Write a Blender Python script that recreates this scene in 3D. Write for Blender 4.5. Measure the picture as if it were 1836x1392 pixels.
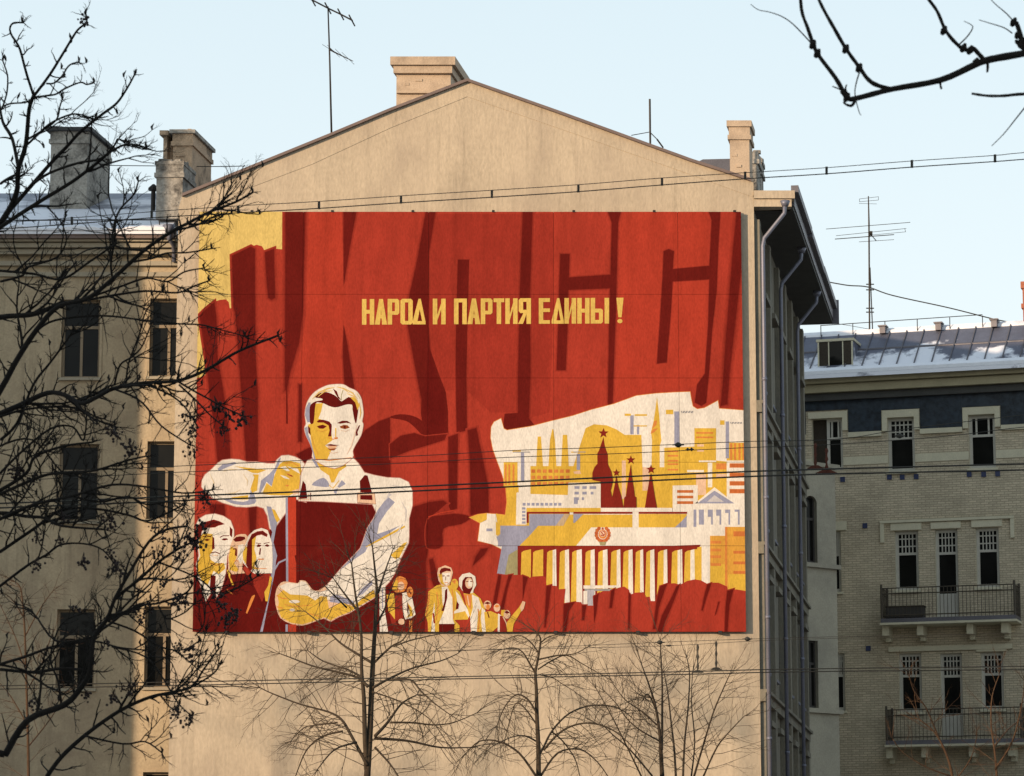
import bpy, math, random
from mathutils import Vector as V
from mathutils.geometry import tessellate_polygon
R_ = math.radians
for o in list(bpy.data.objects): bpy.data.objects.remove(o)
SC = bpy.context.scene; COL = SC.collection
# ------------------------------------------------------------------ camera
FPX = 5900.0; SKYMIX = 0.80; SKYC = (7.3, 7.5, 7.5); PIT = R_(9.9); CZ = 1.6
cam_d = bpy.data.cameras.new('camera'); cam = bpy.data.objects.new('camera', cam_d); COL.objects.link(cam)
cam_d.sensor_width = 36; cam_d.lens = FPX / 1836 * 36; cam_d.clip_end = 3000
cam.location = (0, 0, CZ); cam.rotation_euler = (R_(90) + PIT, 0, 0)
cam_d.dof.use_dof = True; cam_d.dof.focus_distance = 80; cam_d.dof.aperture_fstop = 13
SC.camera = cam
# ------------------------------------------------------------------ sky, sun, exposure
SUN_EL, SUN_AZ = R_(9), R_(47)      # azimuth: degrees left of straight behind the camera
w = bpy.data.worlds.new('World'); SC.world = w; w.use_nodes = True
nt = w.node_tree; bg = nt.nodes['Background']
sky = nt.nodes.new('ShaderNodeTexSky'); sky.sky_type = 'NISHITA'; sky.sun_disc = False
sky.sun_elevation = SUN_EL; sky.sun_rotation = R_(180) + SUN_AZ
sky.air_density = 1.0; sky.dust_density = 1.2; sky.ozone_density = 1.0
# winter haze over the Nishita sky: almost white low down, clearing to blue overhead
geo = nt.nodes.new('ShaderNodeTexCoord'); sep = nt.nodes.new('ShaderNodeSeparateXYZ'); nt.links.new(geo.outputs['Generated'], sep.inputs[0])
hz = nt.nodes.new('ShaderNodeValToRGB'); nt.links.new(sep.outputs[2], hz.inputs[0]); cr = hz.color_ramp; cr.elements[0].position = 0; cr.elements[1].position = 1
cr.elements[0].color = (1.0, 1.0, 1.0, 1); cr.elements[1].color = (.36, .42, .50, 1)
for p_, c_ in ((.12, (.97, 1.0, 1.0)), (.21, (.87, .95, .985)), (.30, (.78, .89, .95)), (.55, (.54, .64, .73))):
    e_ = cr.elements.new(p_); e_.color = (*c_, 1)
hm = nt.nodes.new('ShaderNodeVectorMath'); hm.operation = 'MULTIPLY'; nt.links.new(hz.outputs[0], hm.inputs[0]); hm.inputs[1].default_value = SKYC
tint = nt.nodes.new('ShaderNodeMix'); tint.data_type = 'RGBA'; tint.inputs[0].default_value = SKYMIX
nt.links.new(sky.outputs[0], tint.inputs[6]); nt.links.new(hm.outputs[0], tint.inputs[7])
nt.links.new(tint.outputs[2], bg.inputs['Color']); bg.inputs['Strength'].default_value = 0.15
sd = bpy.data.lights.new('sun', 'SUN'); sd.energy = 5.0; sd.angle = R_(0.53); sd.color = (1.0, 0.73, 0.49)
sun = bpy.data.objects.new('sun', sd); COL.objects.link(sun)
sv = V((math.sin(SUN_AZ) * math.cos(SUN_EL), math.cos(SUN_AZ) * math.cos(SUN_EL), -math.sin(SUN_EL)))
sun.rotation_euler = sv.to_track_quat('-Z', 'Y').to_euler()
vs = SC.view_settings; vs.view_transform = 'Standard'; vs.look = 'None'; vs.gamma = 1; vs.exposure = 0.0
vs.use_curve_mapping = False
# ------------------------------------------------------------------ projection helpers
CP, SP = math.cos(PIT), math.sin(PIT)
def ray(px, py):
    a = (px - 918) / FPX; b = (696 - py) / FPX
    return V((a, CP - b * SP, SP + b * CP))
def P(px, py, Y):
    r = ray(px, py); return V((0, 0, CZ)) + r * (Y / r.y)
class Fac:
    """a vertical plane through (x, y) with horizontal direction u; n points at the camera side"""
    def __init__(s, x, y, ux, uy):
        l = math.hypot(ux, uy); s.o = V((x, y, 0)); s.u = V((ux / l, uy / l, 0)); s.n = V((uy / l, -ux / l, 0))
    def pt(s, u, z, d=0): return s.o + s.u * u + s.n * d + V((0, 0, z))
    def px(s, px, py, d=0):
        r = ray(px, py); c = V((0, 0, CZ)); o = s.o + s.n * d
        t = (o - c).dot(s.n) / r.dot(s.n); q = c + r * t
        return (q - o).dot(s.u), q.z
# ------------------------------------------------------------------ materials
MATS = {}
def nd(m, t, **k):
    n = m.node_tree.nodes.new(t)
    for a, b in k.items(): setattr(n, a, b)
    return n
def mat(name, col, rough=.85, var=.12, scale=3, fine=60, bump=0, metal=0, spec=.3, stain=None, stain_amt=.0, stain_scale=.6, stretch=(1, 1, 1), streak=0):
    if name in MATS: return MATS[name]
    m = bpy.data.materials.new(name); m.use_nodes = True; L = m.node_tree.links.new
    b = m.node_tree.nodes['Principled BSDF']; b.inputs['Roughness'].default_value = rough
    b.inputs['Metallic'].default_value = metal; b.inputs['Specular IOR Level'].default_value = spec
    tc = nd(m, 'ShaderNodeTexCoord'); mp = nd(m, 'ShaderNodeMapping'); mp.inputs['Scale'].default_value = stretch
    L(tc.outputs['Object'], mp.inputs[0])
    n1 = nd(m, 'ShaderNodeTexNoise'); n1.inputs['Scale'].default_value = scale; n1.inputs['Detail'].default_value = 7; n1.inputs['Roughness'].default_value = .62
    n2 = nd(m, 'ShaderNodeTexNoise'); n2.inputs['Scale'].default_value = fine; n2.inputs['Detail'].default_value = 3
    L(mp.outputs[0], n1.inputs[0]); L(mp.outputs[0], n2.inputs[0])
    ad = nd(m, 'ShaderNodeMath', operation='ADD'); L(n1.outputs[0], ad.inputs[0]); L(n2.outputs[0], ad.inputs[1])
    mr = nd(m, 'ShaderNodeMapRange'); L(ad.outputs[0], mr.inputs[0])
    mr.inputs[1].default_value = .74; mr.inputs[2].default_value = 1.26
    mr.inputs[3].default_value = 1 - var; mr.inputs[4].default_value = 1 + var
    mx = nd(m, 'ShaderNodeVectorMath', operation='SCALE'); mx.inputs[0].default_value = col[:3]; L(mr.outputs[0], mx.inputs['Scale'])
    out = mx.outputs[0]
    if stain:
        n3 = nd(m, 'ShaderNodeTexNoise'); n3.inputs['Scale'].default_value = stain_scale; n3.inputs['Detail'].default_value = 9; n3.inputs['Roughness'].default_value = .7
        L(mp.outputs[0], n3.inputs[0])
        r3 = nd(m, 'ShaderNodeMapRange'); L(n3.outputs[0], r3.inputs[0]); r3.inputs[1].default_value = .48; r3.inputs[2].default_value = .7
        r3.inputs[3].default_value = 0; r3.inputs[4].default_value = stain_amt
        q = nd(m, 'ShaderNodeMix', data_type='RGBA'); L(r3.outputs[0], q.inputs[0]); L(out, q.inputs[6]); q.inputs[7].default_value = (*stain, 1)
        out = q.outputs[2]
    if streak:       # rain runs and soot streaks
        m4 = nd(m, 'ShaderNodeMapping'); m4.inputs['Scale'].default_value = (4.5, 1, .22); L(tc.outputs['Object'], m4.inputs[0])
        n4 = nd(m, 'ShaderNodeTexNoise'); n4.inputs['Scale'].default_value = 1; n4.inputs['Detail'].default_value = 8; n4.inputs['Roughness'].default_value = .65; L(m4.outputs[0], n4.inputs[0])
        r4 = nd(m, 'ShaderNodeMapRange'); L(n4.outputs[0], r4.inputs[0]); r4.inputs[1].default_value = .52; r4.inputs[2].default_value = .74; r4.inputs[3].default_value = 1; r4.inputs[4].default_value = 1 - streak
        s4 = nd(m, 'ShaderNodeVectorMath', operation='SCALE'); L(out, s4.inputs[0]); L(r4.outputs[0], s4.inputs['Scale']); out = s4.outputs[0]
    L(out, b.inputs['Base Color'])
    if bump:
        bp = nd(m, 'ShaderNodeBump'); bp.inputs['Strength'].default_value = bump; bp.inputs['Distance'].default_value = .02
        L(n2.outputs[0], bp.inputs['Height']); L(bp.outputs[0], b.inputs['Normal'])
    MATS[name] = m; return m
def snowmat(name, col, lo, hi, scale=1.2, rough=.45, metal=.3, zr=None):
    """sheet metal with patches of snow left on it"""
    m = mat(name, col, rough, .2, 2.5, 40, 0, metal, .4); b = m.node_tree.nodes['Principled BSDF']; L = m.node_tree.links.new
    src = b.inputs['Base Color'].links[0].from_socket
    tc = nd(m, 'ShaderNodeTexCoord'); n = nd(m, 'ShaderNodeTexNoise'); n.inputs['Scale'].default_value = scale; n.inputs['Detail'].default_value = 6; n.inputs['Roughness'].default_value = .6
    L(tc.outputs['Object'], n.inputs[0])
    src2 = n.outputs[0]
    if zr:     # snow lies thicker towards the eaves (heights in metres)
        sx = nd(m, 'ShaderNodeSeparateXYZ'); L(tc.outputs['Object'], sx.inputs[0]); zz = nd(m, 'ShaderNodeMapRange'); L(sx.outputs[2], zz.inputs[0])
        zz.inputs[1].default_value, zz.inputs[2].default_value, zz.inputs[3].default_value, zz.inputs[4].default_value = zr
        ad = nd(m, 'ShaderNodeMath', operation='ADD'); L(n.outputs[0], ad.inputs[0]); L(zz.outputs[0], ad.inputs[1]); src2 = ad.outputs[0]
    r = nd(m, 'ShaderNodeMapRange'); L(src2, r.inputs[0]); r.inputs[1].default_value = lo; r.inputs[2].default_value = hi
    q = nd(m, 'ShaderNodeMix', data_type='RGBA'); L(r.outputs[0], q.inputs[0]); L(src, q.inputs[6]); q.inputs[7].default_value = (.78, .80, .86, 1)
    L(q.outputs[2], b.inputs['Base Color'])
    mm = nd(m, 'ShaderNodeMath', operation='MULTIPLY_ADD'); L(r.outputs[0], mm.inputs[0]); mm.inputs[1].default_value = -metal; mm.inputs[2].default_value = metal
    L(mm.outputs[0], b.inputs['Metallic'])
    return m
def glassmat():
    m = bpy.data.materials.new('window_glass'); m.use_nodes = True; b = m.node_tree.nodes['Principled BSDF']
    L = m.node_tree.links.new
    tc = nd(m, 'ShaderNodeTexCoord'); n = nd(m, 'ShaderNodeTexNoise'); n.inputs['Scale'].default_value = 1.3; L(tc.outputs['Object'], n.inputs[0])
    r = nd(m, 'ShaderNodeValToRGB'); r.color_ramp.elements[0].color = (.004, .004, .004, 1); r.color_ramp.elements[1].color = (.018, .018, .016, 1)
    L(n.outputs[0], r.inputs[0]); L(r.outputs[0], b.inputs['Base Color'])
    b.inputs['Roughness'].default_value = .06; b.inputs['Specular IOR Level'].default_value = .11
    bp = nd(m, 'ShaderNodeBump'); bp.inputs['Strength'].default_value = .08; bp.inputs['Distance'].default_value = .1; L(n.outputs[0], bp.inputs['Height']); L(bp.outputs[0], b.inputs['Normal'])
    MATS['glass'] = m; return m
def brickmat(name, c1, c2, mortar, scale=1.0, bw=.25, bh=.075):
    m = mat(name, c1, .9, .18, 1.2, 30, 0, 0, .2); b = m.node_tree.nodes['Principled BSDF']; L = m.node_tree.links.new
    uvn = nd(m, 'ShaderNodeUVMap'); br = nd(m, 'ShaderNodeTexBrick')
    br.inputs['Scale'].default_value = scale; br.inputs['Brick Width'].default_value = bw; br.inputs['Row Height'].default_value = bh
    br.inputs['Mortar Size'].default_value = .012; br.inputs['Color1'].default_value = (*c1, 1); br.inputs['Color2'].default_value = (*c2, 1); br.inputs['Mortar'].default_value = (*mortar, 1)
    L(uvn.outputs[0], br.inputs[0])
    sc = [n for n in m.node_tree.nodes if n.type == 'VECT_MATH'][0]; L(br.outputs[0], sc.inputs[0])
    bp = nd(m, 'ShaderNodeBump'); bp.inputs['Strength'].default_value = .6; bp.inputs['Distance'].default_value = .015; bp.invert = True
    L(br.outputs[1], bp.inputs['Height']); L(bp.outputs[0], b.inputs['Normal'])
    return m
# ------------------------------------------------------------------ mesh builder
class MB:
    def __init__(s): s.v = []; s.f = []; s.m = []; s.mats = []; s.uv = None
    def mi(s, m):
        if m is None: return 0
        if m not in s.mats: s.mats.append(m)
        return s.mats.index(m)
    def face(s, pts, m=None):
        k = len(s.v); s.v += [tuple(p) for p in pts]; s.f.append(tuple(range(k, k + len(pts)))); s.m.append(s.mi(m))
    def box(s, o, a, b, c, m=None):
        """parallelepiped: corner o and edge vectors a, b, c"""
        o, a, b, c = V(o), V(a), V(b), V(c)
        if a.cross(b).dot(c) < 0: a, b = b, a
        p = [o, o + a, o + a + b, o + b, o + c, o + a + c, o + a + b + c, o + b + c]
        k = len(s.v); s.v += [tuple(q) for q in p]; i = s.mi(m)
        for f in ((0, 3, 2, 1), (4, 5, 6, 7), (0, 1, 5, 4), (1, 2, 6, 5), (2, 3, 7, 6), (3, 0, 4, 7)):
            s.f.append(tuple(k + j for j in f)); s.m.append(i)
    def prism(s, pts, d, m=None):
        """closed polygon swept along d"""
        pts = [V(p) for p in pts]; d = V(d)
        nn = V((0, 0, 0))
        for i in range(len(pts)): nn += pts[i].cross(pts[(i + 1) % len(pts)])
        if nn.dot(d) > 0: pts = pts[::-1]
        n = len(pts); k = len(s.v); s.v += [tuple(p) for p in pts] + [tuple(p + d) for p in pts]; i = s.mi(m)
        tr = tessellate_polygon([pts])
        for t in tr:
            a, b, c = t
            if (pts[b] - pts[a]).cross(pts[c] - pts[a]).dot(d) > 0: b, c = c, b
            s.f.append((k + a, k + b, k + c)); s.m.append(i)
            s.f.append((k + n + a, k + n + c, k + n + b)); s.m.append(i)
        for j in range(n):
            j2 = (j + 1) % n; s.f.append((k + j, k + n + j, k + n + j2, k + j2)); s.m.append(i)
    def tube(s, pts, rad, sides=6, m=None, cap=True):
        pts = [V(p) for p in pts]; n = len(pts)
        if n < 2: return
        if not hasattr(rad, '__len__'): rad = [rad] * n
        k = len(s.v); i = s.mi(m); ref = None
        for j in range(n):
            t = (pts[min(j + 1, n - 1)] - pts[max(j - 1, 0)])
            if t.length < 1e-9: t = V((0, 0, 1))
            t.normalize()
            if ref is None: ref = V((0, 0, 1)) if abs(t.z) < .9 else V((1, 0, 0))
            a = t.cross(ref)
            if a.length < 1e-5: a = t.cross(V((0, 1, 0)))
            a.normalize(); b = a.cross(t).normalized(); ref = b
            for q in range(sides):
                th = 2 * math.pi * q / sides; s.v.append(tuple(pts[j] + (a * math.cos(th) + b * math.sin(th)) * rad[j]))
        for j in range(n - 1):
            for q in range(sides):
                q2 = (q + 1) % sides; s.f.append((k + j * sides + q, k + (j + 1) * sides + q, k + (j + 1) * sides + q2, k + j * sides + q2)); s.m.append(i)
        if cap:
            s.f.append(tuple(k + q for q in range(sides))); s.m.append(i)
            s.f.append(tuple(k + (n - 1) * sides + q for q in reversed(range(sides)))); s.m.append(i)
    def build(s, name, m=None, parent=None, smooth=False, uvf=None, kind=None):
        me = bpy.data.meshes.new(name); me.from_pydata(s.v, [], s.f)
        if m is not None and not s.mats: me.materials.append(m)
        else:
            for q in s.mats: me.materials.append(q)
            me.polygons.foreach_set('material_index', s.m)
        if uvf:
            uvl = me.uv_layers.new(name='UVMap')
            for lp in me.loops: uvl.data[lp.index].uv = uvf(me.vertices[lp.vertex_index].co)
        if smooth: me.polygons.foreach_set('use_smooth', [True] * len(me.polygons))
        me.update(); o = bpy.data.objects.new(name, me); COL.objects.link(o)
        if parent is not None:
            o.parent = parent; o.location = V((0, 0, 0)); o.matrix_parent_inverse = parent_inv(parent)
        if kind: o['kind'] = kind
        return o
def parent_inv(p):
    from mathutils import Matrix
    return Matrix.Translation(-p.location) if p.parent is None else Matrix.Identity(4)
def thing(name, label, cat, loc=(0, 0, 0), group=None):
    o = bpy.data.objects.new(name, None); o.empty_display_size = .3; COL.objects.link(o); o.location = loc
    return tag(o, label, cat, group)
def tag(o, label, cat, group=None):
    o['label'] = label; o['category'] = cat
    if group: o['group'] = group
    return o
# ------------------------------------------------------------------ palette
GLASS = glassmat()
M_PLAS = mat('plaster_ochre', (.45, .375, .275), .95, .14, 1.4, 16, .5, stain=(.31, .25, .195), stain_amt=.6, stain_scale=.5, stretch=(1, 1, .45), streak=.22)
M_PLASL = mat('plaster_left', (.44, .355, .235), .92, .13, 1.2, 18, .4, stain=(.25, .19, .13), stain_amt=.7, stain_scale=.5, streak=.3)
M_MOULD = mat('moulding_cream', (.36, .32, .24), .85, .08, 2, 30, .1, stain=(.25, .22, .17), stain_amt=.6, stain_scale=1.2)
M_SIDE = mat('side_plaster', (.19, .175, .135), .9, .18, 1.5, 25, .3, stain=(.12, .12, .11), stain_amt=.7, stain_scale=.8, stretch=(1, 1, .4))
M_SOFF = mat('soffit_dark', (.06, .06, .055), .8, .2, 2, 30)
M_COP = mat('coping_metal', (.17, .125, .11), .55, .15, 3, 40, 0, .2, .4)
M_PIPE = mat('zinc_pipe', (.17, .18, .23), .5, .15, 2, 30, 0, .35, .4, stain=(.15, .13, .12), stain_amt=.6, stain_scale=2)
M_ROOFM = mat('roof_metal_dark', (.13, .125, .14), .5, .2, 2, 30, 0, .35, .4)
M_SNOWR = snowmat('roof_snow', (.22, .23, .28), .48, .62, .55, zr=(20.9, 22.8, .34, -.12))
M_SNOWP = snowmat('roof_patchy_snow', (.13, .14, .185), .52, .60, .85, zr=(20.3, 21.6, .16, -.14))
M_SNOW = mat('snow', (.80, .82, .87), .7, .06, 4, 40, .2)
M_FRAME = mat('frame_paint', (.26, .20, .13), .6, .15, 4, 40)
M_FRAMEW = mat('frame_white', (.46, .44, .38), .55, .1, 4, 40)
M_FRAMED = mat('frame_dark', (.05, .045, .04), .6, .15, 4, 40)
M_CHIM = mat('chimney_plaster', (.34, .32, .28), .95, .3, 2.6, 16, .8, stain=(.025, .022, .02), stain_amt=1.0, stain_scale=1.9)
M_CHIMC = mat('chimney_ochre', (.47, .37, .27), .92, .12, 2, 22, .4, stain=(.2, .15, .11), stain_amt=.55, stain_scale=1.4)
M_CAP = mat('chimney_cap', (.05, .05, .05), .7, .2, 3, 30)
M_BRK = brickmat('pale_brick', (.57, .49, .35), (.45, .385, .275), (.35, .30, .215))
M_TRIM = mat('pale_trim', (.56, .52, .38), .85, .1, 2, 30, .1)
M_CORN = mat('cornice_yellow', (.36, .32, .205), .85, .1, 2, 30, .1)
M_TILE = mat('blue_tile', (.016, .024, .034), .5, .6, 2.2, 7, .5, 0, .3, stain=(.03, .04, .05), stain_amt=.8, stain_scale=3)
M_BLUE = mat('blue_square', (.035, .045, .10), .4, .2, 3, 30)
M_IRON = mat('iron', (.035, .032, .03), .6, .2, 3, 30, 0, .5, .4)
M_RUST = mat('rust', (.075, .022, .012), .8, .25, 3, 30, 0, .1)
M_RUSTB = mat('red_brick', (.34, .12, .07), .9, .2, 3, 30, .3)
M_GREY = mat('annex_plaster', (.38, .35, .27), .92, .12, .8, 22, .25, stain=(.16, .15, .13), stain_amt=.5, stain_scale=.6)
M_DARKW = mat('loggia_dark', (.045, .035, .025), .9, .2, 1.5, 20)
M_BARK = mat('bark', (.014, .011, .008), .95, .3, 12, 60, .5)
M_BARK2 = mat('bark_warm', (.075, .042, .022), .95, .3, 12, 60, .5)
M_BARK3 = mat('bark_lime', (.05, .037, .024), .95, .3, 12, 60, .5)
M_RAIL = mat('railing_paint', (.075, .062, .045), .7, .25, 5, 40)
M_BERRY = mat('berry', (.018, .008, .006), .6, .3, 30, 60)
M_WIRE = mat('wire', (.03, .028, .022), .6, .1, 3, 30)
M_BOARD = mat('mural_frame', (.05, .04, .035), .8, .2, 3, 30)
E9 = V((math.sin(R_(9.2)), math.cos(R_(9.2)), 0))     # the way the corner house runs back from the street end
# ------------------------------------------------------------------ ground
def sheet(name, x0, x1, y0, y1, z, m, kind='structure'):
    b = MB(); b.face([(x0, y0, z), (x1, y0, z), (x1, y1, z), (x0, y1, z)]); return b.build(name, m, None, kind=kind)
sheet('ground', -900, 900, -500, 1500, 0, mat('ground_snow_trodden', (.26, .26, .265), .95, .3, .4, 8, .4, stain=(.16, .15, .14), stain_amt=.8, stain_scale=.25))
sheet('road', -200, 200, 46, 62, .004, mat('asphalt', (.05, .05, .052), .85, .15, .8, 30, .3, stain=(.2, .2, .2), stain_amt=.3))
for a, b_ in ((43.2, 46), (62, 66)):
    q = MB(); q.box((-200, a, 0), (400, 0, 0), (0, b_ - a, 0), (0, 0, .13)); q.build('pavement', mat('pavement_grey', (.16, .155, .15), .9, .15, 1, 30, .3, stain=(.5, .5, .52), stain_amt=.6), None, kind='structure')
# ------------------------------------------------------------------ walls and windows
def wall(fac, u0, u1, z0, z1, ops, m, th=.35, name='wall', parent=None, top=None, d=0, mrev=None, uv=False):
    """a wall sheet with real openings and reveals"""
    us = sorted(set([u0, u1] + [min(max(q, u0), u1) for o in ops for q in o[:2]])); zs = sorted(set([z0, z1] + [q for o in ops for q in o[2:4]]))
    b = MB()
    for i in range(len(us) - 1):
        for j in range(len(zs) - 1):
            a, c, e, f = us[i], us[i + 1], zs[j], zs[j + 1]
            if c - a < 1e-5 or f - e < 1e-5: continue
            cu, cz = (a + c) / 2, (e + f) / 2
            if any(o[0] < cu < o[1] and o[2] < cz < o[3] for o in ops): continue
            b.face([fac.pt(a, e, d), fac.pt(c, e, d), fac.pt(c, f, d), fac.pt(a, f, d)], m)
    mr = mrev or m
    for o in ops:
        a, c, e, f = max(o[0], u0), min(o[1], u1), o[2], o[3]; t = d - th
        b.face([fac.pt(a, e, d), fac.pt(a, e, t), fac.pt(a, f, t), fac.pt(a, f, d)][::-1], mr)
        b.face([fac.pt(c, e, d), fac.pt(c, e, t), fac.pt(c, f, t), fac.pt(c, f, d)], mr)
        b.face([fac.pt(a, f, d), fac.pt(a, f, t), fac.pt(c, f, t), fac.pt(c, f, d)][::-1], mr)
        b.face([fac.pt(a, e, d), fac.pt(a, e, t), fac.pt(c, e, t), fac.pt(c, e, d)], mr)
    uvf = (lambda co: ((V(co) - fac.o).dot(fac.u), co[2])) if uv else None
    return b.build(name, None, parent, uvf=uvf)
def fbox(b, fac, u0, u1, z0, z1, d0, d1, m=None):
    b.box(fac.pt(u0, z0, d0), fac.u * (u1 - u0), V((0, 0, z1 - z0)), fac.n * (d1 - d0), m)
def window(fac, u0, u1, z0, z1, par, d=-.16, style='plain', mf=None, sill=True, ms=None, rnd=None, tr=.66):
    mf = mf or M_FRAME; w_, h_ = u1 - u0, z1 - z0; f = MB(); t = .095 if style != 'plain' else .055
    fbox(f, fac, u0, u0 + t, z0, z1, d - .07, d); fbox(f, fac, u1 - t, u1, z0, z1, d - .07, d)
    fbox(f, fac, u0 + t, u1 - t, z1 - t, z1, d - .07, d - .002); fbox(f, fac, u0 + t, u1 - t, z0, z0 + t * 1.3, d - .07, d - .002)
    zt = z0 + h_ * tr; fbox(f, fac, u0 + t, u1 - t, zt - .04, zt + .04, d - .07, d - .004)
    um = (u0 + u1) / 2
    if style == 'plain':
        fbox(f, fac, um - .035, um + .035, z0 + t * 1.3, zt - .04, d - .07, d - .006)
    o = f.build('window', mf, par)
    if style == 'grid' or style == 'side':
        g = MB(); a, c = u0 + t, u1 - t; k = .018
        if style == 'grid':
            for i in range(1, 5): q = a + (c - a) * i / 5; fbox(g, fac, q - k, q + k, zt + .04, z1 - t, d - .06, d - .01)
            for i in range(1, 3): q = zt + (z1 - zt) * i / 3; fbox(g, fac, a, c, q - k, q + k, d - .058, d - .012)
        else:
            for i in (.2, .8): q = a + (c - a) * i; fbox(g, fac, q - k * 1.6, q + k * 1.6, zt + .04, z1 - t, d - .06, d - .01)
        g.build('glazing_bar', M_FRAMEW, o)
    for nm, a, e in (('pane', z0 + t, zt - .035), ('pane', zt + .035, z1 - t)):
        g = MB(); fbox(g, fac, u0 + .03, u1 - .03, a, e, d - .05, d - .04); g.build(nm, GLASS, o)
    if rnd and rnd.random() < .5:     # a pale curtain drawn part of the way behind the pane
        pass
    if sill:
        g = MB(); fbox(g, fac, u0 - .06, u1 + .06, z0 - .07, z0 + .002, -.1, .09); g.build('sill', ms or M_PIPE, o)
    return o
def op(fac, x0, y0, x1, y1, d=0):
    """opening rectangle (u0, u1, z0, z1) from its corners in the photograph"""
    a, zt = fac.px(x0, y0, d); c, zb = fac.px(x1, y1, d); return (a, c, zb, zt)
def chimney(name, par, x0, x1, y0, y1, Y, depth, m, cap=None, capm=None, lip=.12, cap_h=.12, e=E9, zb=None):
    """front face between photo columns x0..x1 and rows y0..y1 at distance Y, running back along e"""
    a, c = P(x0, y0, Y), P(x1, y0, Y); z0 = zb if zb is not None else P(x0, y1, Y).z
    a.z = c.z = (a.z + c.z) / 2; h = a.z - z0; b = MB(); ux = c - a; w_ = ux.length; u = ux.normalized()
    o_ = V((a.x, a.y, z0)); n = max(2, int(h / .09))
    b.box(o_, ux, e * depth, (0, 0, h - .34)); t = o_ + V((0, 0, h - .34))
    b.box(t - u * .05 - e * .05, u * (w_ + .1), e * (depth + .1), (0, 0, .12))
    b.box(t - u * .02 - e * .02 + V((0, 0, .12)), u * (w_ + .04), e * (depth + .04), (0, 0, .22))
    rg = random.Random(int(x0)); k = int(w_ / .13)
    if not cap or capm is M_CHIM:
        for i in range(k * 2):
            s_ = rg.uniform(0, w_ - .1); b.box(t + u * s_ + e * rg.uniform(0, depth * .3) + V((0, 0, .33 + (cap_h if cap else 0))), u * rg.uniform(.09, .2), e * rg.uniform(.1, .2), (0, 0, rg.uniform(.03, .09)))
    for i in range(int(h / .28)):
        s_ = rg.uniform(0, w_ - .26); b.box(o_ + u * s_ - e * rg.uniform(.008, .03) + V((0, 0, rg.uniform(.1, h - .5))), u * rg.uniform(.1, .25), e * .05, (0, 0, .065))
    o = b.build(name, m, par)
    if cap:
        q = MB(); q.box(o_ + V((0, 0, h)) - u * lip - e * lip, u * (w_ + 2 * lip), e * (depth + 2 * lip), (0, 0, cap_h)); q.build('chimney_cap', capm or M_CAP, o)
    return o
# ------------------------------------------------------------------ the corner house with the blank gable
YG = 82.0
g0 = P(336, 1360, YG)
house = thing('corner_house', 'ochre rendered corner house with a blank gable wall carrying the red mural', 'building', (0, YG, 0))
GF = Fac(0, YG, 1, 0)
gl = [P(*p, YG) for p in ((327, 352), (590, 245), (700, 199), (838, 146), (1000, 203), (1240, 290), (1347, 325))]
xl = P(309, 1000, YG).x; xr = P(1358, 870, YG).x
pts = [V((xl, YG, 0)), V((xr, YG, 0)), V((xr, YG, gl[-1].z - .05)), gl[-1]] + gl[-2::-1] + [V((xl, YG, gl[0].z - .3))]
b = MB(); b.prism(pts, (0, .5, 0)); b.build('gable_wall', M_PLAS, house)
# render band following the verge
b = MB(); line = [(345, 372), (560, 291), (700, 226), (838, 170)]; line2 = [(838, 170), (1000, 226), (1200, 296), (1350, 350)]
for ln in (line, line2):
    for i in range(len(ln) - 1):
        a, c = P(*ln[i], YG), P(*ln[i + 1], YG); a2, c2 = a + V((0, 0, -.055)), c + V((0, 0, -.055))
        b.prism([a + V((0, -.012, 0)), c + V((0, -.012, 0)), c2 + V((0, -.012, 0)), a2 + V((0, -.012, 0))], (0, .02, 0))
b.build('render_band', M_PLAS, house)
b = MB(); side = [(1298, 0), ]
# verge flashing
b = MB()
for i in range(len(gl) - 1):
    a, c = gl[i], gl[i + 1]; dz = V((0, 0, .055))
    b.prism([a + V((0, -.10, -.02)), c + V((0, -.10, -.02)), c + V((0, -.10, 0)) + dz, a + V((0, -.10, 0)) + dz], (0, .7, 0))
b.build('verge_flashing', M_COP, house)
SF = Fac(xr, YG, E9.x, E9.y)          # street front, seen very obliquely; n points left, so flip it
SF.n = V((E9.y, -E9.x, 0))
LEN = 15.6
# roof slopes running back
b = MB(); ridge = gl[3]; zl, zr = gl[0].z, gl[-1].z
er = V((SF.o.x, YG, 0)) + SF.n * 1.0 + V((0, 0, P(1437, 350, YG).z)); back = E9 * LEN
b.prism([gl[0] + V((0, .3, 0)), gl[3] + V((0, .3, 0)), gl[3] + V((0, .3, -.15)), gl[0] + V((0, .3, -.15))], back)
b.prism([gl[3] + V((0, .3, 0)), gl[6] + V((0, .3, 0)), gl[6] + V((0, .3, -.15)), gl[3] + V((0, .3, -.15))], back)
b.build('roof', M_ROOFM, house)
# street front wall with window slots
zc = P(1355, 372, YG).z
uo = []
for u0 in (1.3, 4.1, 6.6, 9.0, 11.4, 13.6):
    for z0 in (16.2, 12.6, 8.9, 5.2, 1.4): uo.append((u0, u0 + 1.05, z0, z0 + 2.15))
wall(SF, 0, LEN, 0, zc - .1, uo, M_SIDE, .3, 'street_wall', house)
for q in uo: window(SF, *q, house, d=-.2, mf=M_FRAMED, ms=M_PIPE)
b = MB()
for z0 in (11.7, 8.0, 15.3):
    fbox(b, SF, 0, LEN, z0, z0 + .22, .002, .14); fbox(b, SF, 0, LEN, z0 + .22, z0 + .3, .002, .22)
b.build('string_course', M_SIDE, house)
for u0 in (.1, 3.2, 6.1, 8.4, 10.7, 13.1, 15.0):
    b = MB(); fbox(b, SF, u0, u0 + .45, 0, zc - .3, .004, .13); b.build('pilaster', M_SIDE, house)
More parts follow.
